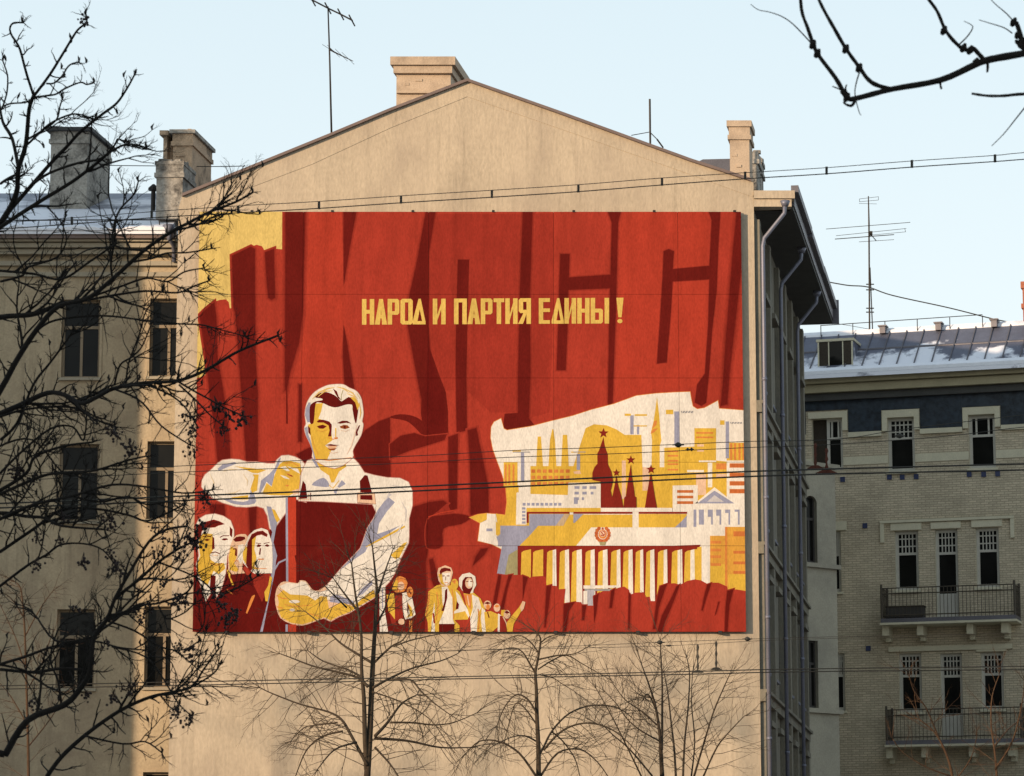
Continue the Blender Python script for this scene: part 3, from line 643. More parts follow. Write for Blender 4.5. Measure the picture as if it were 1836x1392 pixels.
def star(c, x, y, r):
    paint(c, [(x + (r if i % 2 == 0 else r * .42) * math.sin(i * math.pi / 5), y - (r if i % 2 == 0 else r * .42) * math.cos(i * math.pi / 5)) for i in range(10)])
def line(c, pts, w):
    if isinstance(pts, str): pts = T(pts)
    L_, R2 = [], []
    for i, p in enumerate(pts):
        a, b = pts[max(i - 1, 0)], pts[min(i + 1, len(pts) - 1)]; dx, dy = b[0] - a[0], b[1] - a[1]; l = math.hypot(dx, dy) or 1
        ww = w if not hasattr(w, '__len__') else w[i]
        L_.append((p[0] - dy / l * ww / 2, p[1] + dx / l * ww / 2)); R2.append((p[0] + dy / l * ww / 2, p[1] - dx / l * ww / 2))
    paint(c, L_ + R2[::-1])
RR = PC['R']
paint('R', '330,360 1350,360 1350,1145 330,1145')
# slight tonal drifts in the red cloth
paint(pmix(RR, PC['V'], .4), '547,384 615,384 613,520 616,680 560,690 540,690 543,560', 0, 14, 'R')
paint(pmix(RR, PC['V'], .4), '1113,380 1268,376 1264,690 1105,710', 0, 5, 'R')
paint(pmix(RR, PC['M'], .6), '781,384 938,384 930,670 925,740 880,740 837,700 841,466 821,466 818,700 790,700 772,640 769,452')
paint(pmix(RR, PC['M'], .6), '954,383 993,383 992,560 985,740 948,750 951,670 950,529')
# yellow sky at the left
paint('L', '340,370 512,370 512,448 490,446 475,451 470,442 460,439 450,443 415,459 418,553 412,553 410,542 405,537 394,538 383,542 368,555 358,566 364,607 371,652 373,671 355,678 340,678')
line(pmix(PC['L'], PC['G'], .5), '358,529 418,529', 1.6)
paint('D', '358,566 368,556 384,543 388,570 390,640 400,700 411,780 413,832 391,832 385,770 375,700 371,652 364,607', 0, 3)
paint('D', '416,459 450,443 457,447 458,640 462,700 462,832 442,832 434,720 428,640 422,560 419,553', 0, 3)
paint('D', '475,453 491,447 493,534 487,538 481,534 478,500', 0, 3)
paint('D', '512,372 548,372 545,470 543,560 536,615 520,668 514,700 511,700', 0, 4)
paint('D', '513,690 515,690 516,760 513,760')
paint('D', '536,690 540,690 541,792 535,792', 0, 2.5)
paint('D', '616,372 640,372 626,450 618,500 616,512', 0, 2.5)
paint('D', '616,582 623,620 634,690 640,720 620,720 615,640', 0, 2.5)
paint('D', '765,372 782,372 769,452 768,583 772,640 780,674 792,705 797,740 801,784 761,797 756,718 741,640 731,583 734,530 749,463', 0, 3)
paint('X', '768,620 780,674 792,705 796,740 796,775 770,790 762,740 764,700', 0, 5, 'D')
paint('D', '821,466 841,466 838,581 836,670 837,772 819,776 817,670 818,581', 0, 1.5)
paint('D', '938,372 955,372 950,529 951,670 948,752 929,756 929,670 932,529', 0, 4)
paint('D', '1005,456 1021,456 1020,498 1095,493 1097,400 1088,374 1114,374 1108,400 1104,560 1098,725 1090,728 1092,600 1094,517 1019,520 1017,600 1014,664 998,664 1001,580 1003,500', 0, 2)
paint('D', '1190,451 1199,447 1208,451 1206,483 1272,477 1276,395 1268,370 1292,370 1288,440 1285,520 1277,590 1271,670 1266,722 1258,728 1246,722 1250,690 1264,670 1270,580 1272,501 1206,505 1202,570 1195,650 1178,652 1183,580 1188,500', 0, 1.1)
paint('D', '1322,370 1345,370 1333,450 1318,580 1308,670 1304,725 1292,728 1296,690 1302,600 1314,450', 0, 4)
# folds in the middle
paint('D', '632,800 655,772 679,756 699,749 700,858 672,853 652,845 640,830', 0, 1.5)
paint('D', '699,749 717,743 743,747 760,760 764,787 745,768 728,755', 3)
paint('D', '699,797 718,782 743,777 762,783 801,779 797,789 762,800 735,808 700,822', 0, 1.5)
paint('D', '804,784 821,778 819,912 805,917', 0, 2)
paint('D', '839,772 854,768 867,831 875,873 876,920 844,923 843,834', 0, 3)
paint('D', '734,912 769,901 795,898 801,903 788,915 767,930 767,984 763,1010 764,1060 761,1140 680,1140 690,1060 722,990', 0, 3)
paint('M', '767,930 785,917 801,903 812,922 795,924 775,931')
paint('D', '767,932 795,924 821,922 843,928 826,940 795,948 793,979 774,984 764,976', 3, 1.5)
line('V', '768,927 790,920 815,915', 1.5)
paint('D', '770,1004 776,1002 788,1045 782,1062 774,1040', 0, 3)
paint('D', '862,985 875,983 868,995 848,1014 853,999', 0, 3)
paint('D', '376,905 402,905 404,935 384,945 378,925', 0, 3)
paint('D', '446,905 460,905 458,955 449,955', 0, 3)
# ---- the city seen behind the torn edge of the red
CT = '898,751 903,769 909,772 952,765 990,755 1027,746 1061,735 1100,725 1141,710 1175,706 1209,704 1237,703 1239,715 1242,729 1250,734 1263,732 1276,725 1287,719 1289,733 1331,736 1350,737'
CB = '1350,1062 1320,1057 1305,1060 1304,1052 1288,1045 1272,1045 1268,1047 1257,1041 1246,1039 1232,1042 1219,1049 1210,1046 1195,1047 1184,1051 1180,1066 1176,1078 1167,1078 1165,1070 1158,1071 1155,1062 1138,1063 1130,1067 1128,1058 1119,1052 1109,1054 1096,1060 1081,1060 1066,1068 1064,1086 1045,1086 1042,1080 1030,1079 1017,1082 1011,1084 1014,1056 1001,1057 999,1051 987,1050 980,1052 979,1036 973,1033 956,1034 950,1036 945,1035 936,1031 911,1031 894,1029'
CL = '897,1007 900,985 880,975 857,970 861,938 842,928 857,923 873,921 906,924 909,901 907,874 901,852 892,828 884,806 880,785 881,766 886,757'
paint('D', '905,742 940,740 960,765 909,772 902,765')
paint('O', grow(T(CT + ' ' + CB + ' ' + CL), 1.2)); paint('W', T(CT + ' ' + CB + ' ' + CL))
paint('Y', '1050,768 1065,761 1088,763 1105,770 1120,780 1150,780 1152,838 1168,838 1169,790 1167,775 1172,755 1175,735 1178,712 1182,745 1184,772 1186,790 1183,800 1183,838 1191,838 1191,803 1245,801 1245,768 1284,768 1284,826 1304,828 1304,880 1304,912 1010,914 1020,890 1028,836')
paint('O', '1169,770 1173,755 1178,754 1177,762 1171,768'); paint('O', '1166,778 1170,770 1180,768 1172,776')
rect('P', 1115, 826, 1122, 895); rect('P', 1152, 838, 1164, 880); paint('W', '1152,800 1168,800 1168,837 1160,839 1152,836'); rect('W', 1185, 800, 1190, 836)
for y in (775, 783): rect('O', 1248, y, 1279, y + 3)
for y in (797, 806): rect('P', 1250, y, 1262, y + 4)
for y in (808, 816, 825, 831, 841): rect('O', 1197, y, 1216, y + 3)
rect('Y', 1303, 794, 1350, 826)
for x in (1309, 1316, 1324, 1331): rect('O', x, 795, x + 4, 825)
rect('W', 1253, 826, 1284, 829); rect('W', 1232, 843, 1262, 847); rect('W', 1269, 830, 1277, 874); rect('P', 1248, 851, 1266, 888)
rect('O', 1284, 831, 1302, 842); rect('P', 1284, 850, 1302, 856)
rect('W', 1303, 826, 1350, 913)
for y in (831, 848, 863, 877): rect('O', 1308, y, 1350, y + 8)
for y in (832, 849, 864, 878): rect(pmix(PC['O'], PC['R'], .5), 1309, y, 1350, y + 6)
# chimneys and blocks on the left of the city
for q in ('964,783 970,783 974,840 961,840', '990,770 992,770 995,790 998,840 983,840 986,790', '1009,780 1017,780 1020,840 1006,840'): paint('Y', q)
rect('Y', 951, 836, 1029, 888); rect('Y', 903, 829, 928, 872); paint('Y', '905,870 930,870 930,884 926,884 925,942 893,945 889,921 906,924 909,901 907,874')
for x in (905, 911.5, 919): rect('O', x, 833, x + 3.4, 870)
for i in range(7):
    for j in range(3): rect('O' if (i + j) % 3 else pmix(PC['O'], PC['R'], .35), 952.5 + i * 10.3, 842 + j * 11.3, 959.5 + i * 10.3, 848 + j * 11.3)
rect('Y', 1026, 842, 1054, 866); paint('P', '1028,846 1040,844 1042,850 1030,850')
for (x, y0, y1, w_) in ((937, 812, 862, 6), (1037, 814, 843, 6), (1133, 745, 779, 6), (1144, 762, 779, 4), (1213.5, 738, 798, 9), (1304, 756, 822, 6)): rect('B', x - w_ / 2, y0, x + w_ / 2, y1)
for (x0, x1, y0, y1) in ((919, 934, 808, 811), (1024, 1034, 810, 812), (1120, 1131, 742, 746), (1138, 1160, 743, 746), (1136, 1160, 763, 765), (1194, 1207, 735, 743), (1291, 1299, 754, 762)): rect('Y', x0, y0, x1, y1)
for (x0, x1, y0, y1) in ((920, 950, 810, 812), (1028, 1050, 810, 811.5), (1221, 1243, 737, 741), (1309, 1330, 757, 760)): rect(pmix(PC['B'], PC['G'], .4), x0, y0, x1, y1)
for x in range(1222, 1244, 5): line('W', [(x, 741), (x + 2.5, 737)], 1)
for x in range(1310, 1330, 5): line('W', [(x, 760), (x + 2.5, 757)], 1)
# white blocks with blue windows
paint('W', '927,883 950,886 1018,888 1019,866 1078,865 1078,911 944,911 944,941 927,941')
for (x, y, w_) in ((1030, 872, 9), (1044, 872, 8), (1057, 872, 12), (1030, 882, 8), (1044, 882, 8), (1059, 882, 5), (1029, 892, 9), (1043, 892, 4)): rect('B', x, y, x + w_, y + 5)
rect('B', 1029, 897, 1036, 904)
for i in range(9): rect('B', 937 + i * 8, 902, 942.5 + i * 8, 907)
for i in range(5): rect('B', 936, 910 + i * 6.3, 942, 914 + i * 6.3)
# palace of congresses
paint('Y', '944,911 1077,911 1077,919 1021,919 1021,923 1135,923 1135,946 1060,946 1050,958 1032,980 928,980 893,980 890,940 926,941 944,941')
paint('W', '1077,910 1205,911 1205,918 1077,918'); rect('W', 1134, 918, 1145, 947)
paint('W', '1206,871 1251,870 1251,903 1246,903 1281,874 1322,906 1350,906 1350,962 1273,962 1273,980 1032,980 1060,946 1206,946 1232,946 1232,920 1206,918')
for y in (879, 889, 899): rect(pmix(PC['O'], PC['R'], .4), 1214, y, 1243, y + 5)
rect('Y', 1145, 922, 1231, 946); paint('B', '1231,925 1231,946 1210,946 1222,935')
paint('B', '1250,903 1281,880 1317,903'); paint(pmix(PC['B'], PC['W'], .55), '1268,900 1281,888 1298,900')
for (x, w_, y1) in ((1243.5, 5, 945), (1253, 9, 941), (1269, 9, 927), (1284, 9, 925), (1300, 9, 920), (1317, 9, 918)):
    rect('B', x, 914, x + w_, y1); rect('B', x + w_ - 3, 914, x + w_, 941)
paint('B', '949,922 1020,922 1008,943 949,943'); paint(pmix(PC['B'], PC['Y'], .5), '1012,922 1022,922 1010,943 996,943')
paint('B', '1028,922 1046,922 1030,938 1028,938')
DR = pmix(PC['D'], PC['R'], .5)
for x0, x1 in ((945, 1021), (1028, 1134), (1145, 1232)): rect(DR, x0, 918, x1, 921.5)
rect(DR, 944, 919, 948, 938)
paint('B', '896,943 965,943 950,960 930,980 893,980 888,965 897,958')
paint('Y', '889,935 897,943 897,958 889,960'); paint('W', '870,922 889,922 889,960 893,972 893,979 857,970 861,938 872,934')
paint('Y', '842,928 857,923 873,921 873,932 861,938'); rect('B', 872, 948, 883, 953)
paint('B', '900,979 929,979 928,1035 890,1035'); paint('G', '912,995 929,985 929,1035 904,1035')
# coat of arms
for k in range(14):
    a = math.pi * (.18 + 1.64 * k / 13) - math.pi / 2 + math.pi; a = -math.pi / 2 + math.pi * (.2 + 1.6 * k / 13)
    ell(pmix(PC['O'], PC['R'], .45 + .2 * (k % 2)), 1080.5 + 11.5 * math.cos(a), 958 + 12.5 * math.sin(a), 3.4, 3.4, 8)
ell('O', 1080.5, 958, 7.5, 8.5); ell('P', 1080.5, 957, 5.5, 6); line('R', '1077,953 1083,961', 1.6)
line('R', '1080,952 1084,954 1085,958 1081,961 1077,960', 1.6); star('R', 1080.5, 948, 3); paint('G', '1074,972 1087,972 1085,978 1076,978')
# towers with stars
TD = pmix(PC['D'], PC['R'], .35)
star(TD, 1082, 777, 9.5); star(TD, 1105, 848, 7); star(TD, 1131, 825, 8.5); star(TD, 1167, 842, 8.5)
paint(TD, '1082,784 1084,798 1087,808 1090,815 1090,833 1096,846 1099,862 1095,880 1100,905 1100,912 1077,912 1077,864 1062,861 1062,848 1066,838 1071,832 1071,813 1074,808 1078,796')
paint(TD, '1105,852 1108,870 1114,890 1118,912 1094,912 1098,890 1102,870')
paint(TD, '1131,832 1133,855 1137,880 1138,890 1141,892 1141,912 1118,912 1119,893 1122,890 1124,875 1128,850')
paint(TD, '1167,848 1170,865 1174,890 1178,912 1156,912 1160,885 1164,862')
paint('W', '1077,911 1205,911 1205,918 1077,918')
# colonnade
paint(DR, '928,979 1200,979 1256,977 1254,982 1245,990 1245,1090 928,1090'); rect('Y', 1245, 985, 1258, 1060)
cols = ((935, 952, 0), (956, 974, 0), (981, 997, 6), (1004, 1020, 7), (1026, 1043, 9), (1050, 1066, 7), (1073, 1089, 8), (1096, 1112, 6), (1118, 1134, 7), (1140, 1153, 5), (1159, 1173, 7), (1180, 1196, 6), (1205, 1223, 8), (1228, 1245, 7))
for x0, x1, w_ in cols:
    paint('Y', [(x0, 991), (x0 + 4, 988), (x1, 985), (x1 - .5, 1090), (x0 - 3, 1090)])
    if w_: paint('W', [(x1 - w_, 987), (x1, 985), (x1 + 1.5, 1090), (x1 - w_ - .5, 1090)])
paint('Y', '1250,982 1258,980 1258,1050 1249,1050'); rect('W', 1258, 977, 1273, 1056)
paint('W', '1046,1050 1112,1050 1112,1054 1046,1056'); rect(pmix(PC['B'], PC['G'], .5), 1048, 1056, 1100, 1060)
paint(pmix(PC['B'], PC['W'], .3), '1052,1058 1066,1058 1062,1090 1054,1090'); rect('W', 1046, 1060, 1053, 1090)
OY = pmix(PC['O'], PC['Y'], .55)
paint(OY, '1273,961 1300,961 1300,945 1350,945 1350,1070 1273,1070'); rect('Y', 1273, 1012, 1300, 1070); rect('Y', 1306, 1030, 1350, 1070)
for y in (970, 984, 996, 1010): rect('O', 1274, y, 1293, y + 5)
for y in (953, 957, 988, 1007, 1024): rect(pmix(PC['O'], PC['R'], .3), 1315, y, 1350, y + 5)
rect('O', 1300, 945, 1304, 1068)
# red banners along the foot of the city
paint('R', T(CB) + [(885, 1030), (885, 1150), (1350, 1150)])
for q in ('894,1031 898,1032 896,1050 889,1086 884,1084 888,1060', '912,1032 918,1031 911,1052 902,1095 897,1092 905,1060', '938,1033 946,1036 941,1055 937,1078', '980,1052 988,1050 984,1085 978,1125 976,1125',
          '1011,1084 1030,1080 1020,1096 1015,1132 1010,1132', '1044,1086 1051,1086 1047,1112 1044,1112', '1065,1070 1073,1065 1069,1100 1065,1118', '1096,1060 1102,1056 1097,1090 1093,1090', '1127,1062 1131,1068 1129,1128 1126,1128',
          '1184,1052 1196,1047 1191,1060 1181,1090 1175,1128 1171,1128 1177,1080', '1213,1052 1219,1048 1206,1083 1191,1119 1188,1136 1178,1136 1187,1104 1204,1072', '1268,1049 1275,1046 1266,1074 1260,1095 1258,1094 1262,1072',
          '1304,1060 1315,1057 1308,1083 1306,1104 1304,1136 1299,1136 1301,1090', '1288,1080 1290,1080 1284,1100 1281,1105'): paint('D', q, 0, 1.6)
# ---- the worker
BB = PC['B']; XX = PC['X']
paint('X', '532,815 549,806 562,800 566,826 549,842 541,830', 0, 2)
paint('X', '460,1059 480,1000 484,945 500,935 513,918 533,893 690,900 705,1000 690,1060 690,1145 463,1145')
# outstretched arm
paint('W', '362,873 363,861 368,852 380,842 391,831 399,826 415,824 429,825 443,829 460,829 479,832 493,832 497,825 505,818 517,817 529,820 540,826 547,834 548,900 516,890 513,918 501,934 490,950 484,948 480,925 473,911 460,907 442,909 423,908 399,901 380,892 368,882', 0, 1.2)
paint('B', '390,841 399,833 420,829 426,831 408,838 393,845'); paint('B', '398,893 424,899 445,898 450,876 458,893 457,903 435,906 413,902', 2)
paint('B', '464,885 468,862 483,850 493,839 499,824 504,820 499,838 492,850 489,872 484,870 478,864 472,875 466,886')
paint('Y', '420,836 436,838 478,843 462,849 452,848 440,842'); paint('Y', '453,851 464,851 461,880 452,884 449,877 456,856'); paint('Y', '414,892 445,888 445,896 426,896')
paint('Y', '501,833 508,828 521,827 538,831 541,845 538,872 534,882 518,889 484,888 470,886 478,866 487,873 492,853 497,840')
paint('W', '502,838 512,836 520,845 514,845'); paint('W', '514,836 534,841 538,850 524,842'); paint('W', '502,852 512,854 520,860 510,858'); paint('O', '513,849 518,850 526,854 520,855', 2); paint('D', '514,850 525,853.5 524,855', 0); ell('O', 515, 871, 3, 1.5)
line('O', '510,831 524,830 536,836', 1.2); paint('W', '538,852 543,852 544,886 537,884'); paint('P', '524,880 538,876 538,884 526,888')
paint('Y', '486,912 493,915 502,932 496,938'); paint('B', '478,908 486,909 493,930 497,938 489,956 486,950 481,925')
# body and right sleeve
paint('W', '541,848 547,834 552,826 566,822 631,820 642,831 653,848 672,853 694,857 717,858 732,865 739,881 739,906 733,930 733,962 732,974 719,1000 707,1029 698,1043 671,1072 643,1089 626,1099 607,1106 593,1114 582,1109 571,1090 575,1060 588,1048 598,1036 613,1018 630,1001 646,984 651,971 659,947 670,930 675,919 668,904 580,899 536,898 537,880', 0, 1)
line('B', '494,938 487,975 492,997 490,1022 481,1065 466,1140', [5, 6, 7, 7, 7, 7]); paint('B', '490,972 497,997 494,1010 487,1000')
line('B', '492,1022 500,1009 513,1003', 3)
paint('V', '516,892 531,890 531,1048 516,1048'); line('B', '514,893 515,1047', 4)
paint('Y', '566,823 618,822 621,837 608,846 599,865 594,866 590,853 575,843 569,832'); line('O', '583,828 600,830 612,829', 1.4)
paint('B', '559,818 566,823 572,840 567,837 560,826'); paint('B', '559,870 567,862 580,857 588,864 590,873 575,873', 2); paint('B', '605,873 613,861 620,868 608,875'); paint('B', '598,878 606,876 603,886 599,884')
line('Y', '590,870 597,876 608,862', 1.5)
paint('B', '697,892 708,901 694,917 680,938 676,958 700,950 718,942 690,962 660,980 655,990 637,1002 613,1020 605,1030 613,1018 630,1001 646,984 651,971 659,947 670,930 677,915 690,898')
paint(pmix(BB, PC['W'], .5), '697,884 702,887 696,893 690,899')
line('Y', '656,981 690,963 726,944', [1.5, 4, 3]); paint('Y', '724,974 730,972 716,1000 709,1003 700,996')
paint('B', '640,1069 648,1056 667,1040 668,1048 650,1066'); paint('B', '588,1077 600,1066 618,1072 633,1078 630,1086 593,1093', 2)
paint('D', '535,1000 560,988 583,978 590,982 560,996 537,1010', 0, 4, 'X')
paint('X', '650,857 654,852 659,853 662,864 667,884 646,884 645,863'); paint('X', '543,862 548,869 551,894 536,895 540,876')
line(PC['D'], '641,884 641,902 674,904 671,884', 1.2); paint('P', '642,883 671,884 674,904 641,901'); paint('X', '646,888 667,888 668,897 646,896')
line(PC['D'], '557,884 557,897', 1.4); line('P', '553,886 554,896 536,896', 2)
# lower hand
paint('P', '496,1092 493,1075 496,1056 504,1045 514,1043 534,1046 537,1041 548,1042 556,1052 561,1058 571,1059 585,1052 592,1080 640,1084 626,1099 607,1106 593,1114 582,1109 559,1117 542,1122 522,1119 503,1109', 2)
paint('W', '500,1052 515,1045 534,1047 540,1042 548,1044 558,1058 575,1062 590,1056 592,1076 566,1078 545,1070 520,1066')
paint('Y', '508,1058 520,1066 551,1068 565,1077 575,1069 586,1070 590,1092 612,1080 633,1088 640,1083 655,1068 671,1058 673,1070 643,1088 626,1098 607,1105 593,1113 582,1107 559,1115 542,1120 522,1117 504,1107 498,1090 500,1080 497,1068')
ell('W', 528, 1079, 10, 3); ell('W', 524, 1094, 5, 2.5); line('O', '496,1068 506,1073 515,1074', 1.6); line('O', '496,1088 507,1091', 1.6); line('O', '552,1100 575,1106', 1.2)
line('O', '510,1084 530,1088 560,1085', 1); rect('V', 517, 1120, 531, 1145); line('B', '514,1120 514,1145', 4)
# head
paint('W', '549,760 547,744 549,729 554,716 565,703 583,693 597,690 615,690 626,696 639,702 647,714 650,729 651,743 649,756 651,762 648,778 643,788 637,798 632,809 631,822 600,840 563,824 561,809 555,793 549,781 546,768', 3, .8)
paint('B', '548,733 553,722 557,722 556,757 551,758 547,745'); paint('B', '546,768 549,782 556,796 561,812 563,824 570,826 566,812 560,800 557,790 553,780 551,765')
paint('Y', '566,724 579,723 576,738 571,751 592,757 594,775 596,790 583,799 594,808 590,817 586,826 566,824 559,798 556,776 552,762 562,758 563,745')
paint('X', '564,712 574,705 586,703.5 600,709 608,716 613,720 625,712 632,717 641,725 643,729 640,753 638,760 635,751 632,734 631,726 620,726 611,729 600,731 589,728 581,724 572,722 566,724 564,744 562,759 556,759 555,737 557,726 566,720 578,718 577,715 570,714', 2)
paint('Y', '627,712 637,713 645,727 641,736 637,722'); paint('D', '597,697 604,702 607,711 613,719 606,714 601,706'); line('G', '615,700 612,710 612,718', 1.3)
paint('D', '568,756 572,753 580,753 590,756 595,762 594,783 588,783 591,772 589,763 580,758 570,758')
paint('D', '568,765 573,763 579,762 586,765 580,769 573,769'); paint('D', '604,759 614,754.5 623,755 630,760 621,758.5 610,760')
paint(pmix(PC['D'], PC['O'], .3), '609,765 617,762 623,763 627,767 619,770 611,768'); ell('X', 577.5, 765.5, 2.2, 2.4, 8); ell('X', 618, 766, 2.2, 2.4, 8)
line('Y', '602,768 602,784', 2); line('O', '588,785 597,788 606,786', 1.4); paint('O', '598,785 606,784 603,788')
paint('D', '583,798.5 593,796.5 598,797.5 609,798.5 597,800.5'); paint(pmix(PC['P'], PC['O'], .3), '587,800 605,800 600,805 590,805'); paint(pmix(PC['D'], PC['O'], .3), '587,804 592,805 604,804 599,808 592,808')
paint('D', '643,764 646,762 641,775 642,781 638,782 638,774'); line('O', '566,823 590,826 630,821', 1.5); paint('D', '552,764 556,768 557,781 553,776')
HT = pmix(PC['W'], PC['Y'], .85)
for q in ('560,716 572,704 588,697 600,695', '570,712 582,702 596,701', '604,694 616,697 626,705', '618,697 632,705 641,716', '622,706 634,711 642,720', '644,722 647,740 645,752', '640,706 646,716'): line(HT, q, [.8] + [2.4] * (len(q.split()) - 2) + [.6])
line(pmix(PC['W'], PC['O'], .35), '640,762 636,780 630,800 622,815', [1, 2, 2, 1]); line(pmix(PC['W'], PC['O'], .4), '611,772 620,774 626,771', 1); line(pmix(PC['W'], PC['O'], .4), '590,811 598,813 606,811', 1.2)
line(pmix(PC['Y'], PC['O'], .5), '569,772 577,774 586,771', 1.2); line(pmix(PC['Y'], PC['O'], .4), '558,782 563,800 570,815', 1.5)
for q in ('700,870 716,873 728,880', '720,900 728,915 727,935', '705,960 715,952 722,940', '686,990 700,984 712,974', '660,1030 676,1022 690,1008', '640,1050 655,1046 668,1034'): line(pmix(PC['W'], PC['B'], .45), q, [.6, 2, .8])
for q in ('376,850 384,866 380,880', '400,846 412,842 426,842', '436,850 444,862 443,872', '404,886 420,884 432,878'): line(pmix(PC['W'], PC['Y'], .45), q, [.6, 1.8, .6])
# ---- three people on the left
paint('X', '330,1020 352,1030 375,1050 412,1010 440,1030 470,1040 484,1030 487,1050 463,1145 330,1145')
paint('W', '352,941 357,931 369,924 385,922 400,926 413,934 419,950 419,962 416,974 413,983 407,997 406,1010 404,1029 397,1055 387,1072 380,1060 369,1078 361,1055 354,1029 352,1012 357,997 355,978 353,957', 0, 1)
paint(PC['D'], '353,953 357,942 366,938 383,933 393,936 402,940 391,942 385,945 366,946 361,953 358,966 354,964', 0, .8)
paint('Y', '366,956 381,958 383,985 376,996 378,1004 387,1010 402,1010 404,1020 392,1030 383,1024 372,1050 364,1045 353,1024 353,1012 359,997 356,975 359,962')
line('D', '394,964 400,961 411,961', 1.6); paint('D', '397,968 401,965.5 407,965.5 409,968 402,969.5'); paint('D', '381,962 384,965 385,984 380,986'); line('D', '378,992 386,990 394,993', 1.8); line('P', '380,996 391,996', 1.4); line(pmix(PC['D'], PC['O'], .4), '377,1010 388,1014 398,1010', 1.5)
line('D', '363,963 371,961 379,963', 1.6); paint('D', '366,969 371,966.5 377,968 372,970.5'); paint('X', '378,1031 387,1033 386,1050 388,1072 382,1080 376,1055'); paint('D', '412,944 417,950 416,964 412,960')
line('Y', '408,1022 413,1036 418,1050', [3, 4, 3]); paint('O', '406,1056 412,1060 418,1066 412,1064'); paint('O', '456,1053 457,1069 450,1086 443,1101 441,1099 447,1080 453,1066')
paint('P', '418,966 424,960 431,958 440,958 446,964 446,972 437,1000 434,1021 440,1028 416,1030 409,1021 409,997 413,979'); paint('X', '418,968 424,963 431,962 439,963 440,967 432,971 422,972')
paint('Y', '410,1000 414,980 422,984 424,1000 420,1010 428,1022 424,1026 412,1022'); paint('W', '427,978 437,976 436,1000 432,1012 426,1004'); line('D', '418,985 424,984', 2); paint('D', '422,985 425,985 425,998 421,996'); line('O', '419,1006 428,1006', 1.4)
paint('X', '412,1032 440,1034 462,1050 470,1060 450,1070 425,1062')
paint('W', '432,997 436,985 442,972 446,960 456,951 469,947 480,951 484,962 488,975 489,1003 488,1028 456,1029 447,1022 436,1010')
paint('D', '445,974 452,959 462,954 471,953 479,959 478,962 469,958 460,960 454,967 452,981 452,1000 456,1016 448,1024 442,1012 443,986', 0, .7); paint('Y', '435,992 441,978 443,984 441,1012 436,1004'); paint('Y', '452,968 459,962 456,985 460,1000 456,1016 466,1022 452,1020')
paint('D', '460,979 463,976 469,978 466,981 461,981'); paint('D', '474,979 479,976 484,979 480,981'); line('D', '459,974 468,975', 1.3); line('D', '473,975 483,973', 1.3); paint('D', '466,982 468,984 467,995 464,995'); line('O', '463,1003 473,1003', 2); line('O', '458,1019 478,1020', 1.2)
paint('M', '452,1030 486,1029 484,1045 470,1080 455,1050'); paint('Y', '484,1033 488,1036 480,1079 476,1078 474,1062 481,1050')
# ---- people at the foot in the middle
paint('W', '680,1052 691,1050 690,1096 697,1140 681,1140'); line('B', '686,1055 686,1092', 2)
paint('O', '703,1058 704,1046 709,1036 718,1033 727,1037 731,1046 728,1056 723,1062 712,1064'); ell('P', 719, 1051, 6, 8); paint('Y', '704,1058 706,1046 712,1039 714,1046 712,1058'); line('D', '714,1049 724,1049', 1.4)
paint('Y', '693,1066 706,1064 709,1080 708,1116 702,1115 696,1093'); paint('W', '721,1064 730,1062 739,1072 745,1102 739,1108 727,1111 723,1102'); paint('M', '708,1068 721,1068 723,1108 708,1115'); paint('Y', '730,1080 738,1090 741,1104 728,1108 735,1100'); paint('D', '730,1080 734,1090 730,1100')
paint('M', '697,1096 710,1114 712,1122 703,1122'); ell('P', 720, 1115, 6, 5.5); rect('O', 733, 1113, 739, 1145); ell('O', 735, 1062, 6, 10); line('D', '733,1058 737,1066', 2)
paint('Y', '768,1061 783,1050 792,1048 809,1050 824,1061 836,1090 842,1102 839,1111 815,1112 824,1122 823,1145 768,1145 767,1116 762,1102 767,1078'); line('O', '764,1104 769,1076 770,1064', 2)
paint('W', '776,1098 779,1080 780,1145 773,1145 774,1115'); line('M', '777,1100 779,1118', 3); line('O', '783,1062 786,1082 782,1112', 1.6)
paint('W', '792,1053 802,1052 811,1072 812,1111 815,1119 787,1119 789,1113 796,1096 793,1078'); paint('W', '817,1060 824,1068 838,1095 812,1101 813,1097 820,1093 820,1080'); paint('D', '819,1078 823,1084 822,1092 817,1093'); line('O', '810,1056 814,1080 813,1110', 1.4)
paint('X', '798,1059 802,1055 802,1072 796,1096 792,1096 797,1078'); paint('X', '787,1119 815,1119 814,1145 787,1145'); paint('W', '840,1108 843,1101 834,1085 832,1092')
paint('P', '784,1028 786,1019 798,1014 809,1018 812,1027 809,1040 806,1049 800,1053 792,1050 786,1041'); paint('W', '793,1028 808,1027 807,1042 801,1050 795,1045'); paint('Y', '786,1030 792,1028 794,1042 798,1050 791,1047'); paint('D', '788,1025 791,1020 797,1018 807,1020 809,1025 801,1024 793,1027 790,1032'); line('D', '793,1033 797,1033', 1.6); line('D', '801,1033 806,1033', 1.6); line('D', '799,1034 799,1041', 1); line('O', '797,1045 803,1045', 1.2)
ell('Y', 815, 1048, 7, 10); paint('O', '810,1042 818,1040 816,1048')
paint('Y', '831,1064 848,1062 862,1074 870,1093 873,1145 845,1145 843,1108 836,1085'); paint('W', '846,1066 858,1072 863,1090 857,1100 854,1145 845,1145 843,1108 848,1090'); paint('W', '864,1090 870,1095 873,1145 866,1145 862,1110'); line('O', '857,1092 860,1110 856,1138', 2); paint('O', '831,1066 846,1066 844,1094 836,1082'); line('P', '838,1068 841,1086', 2)
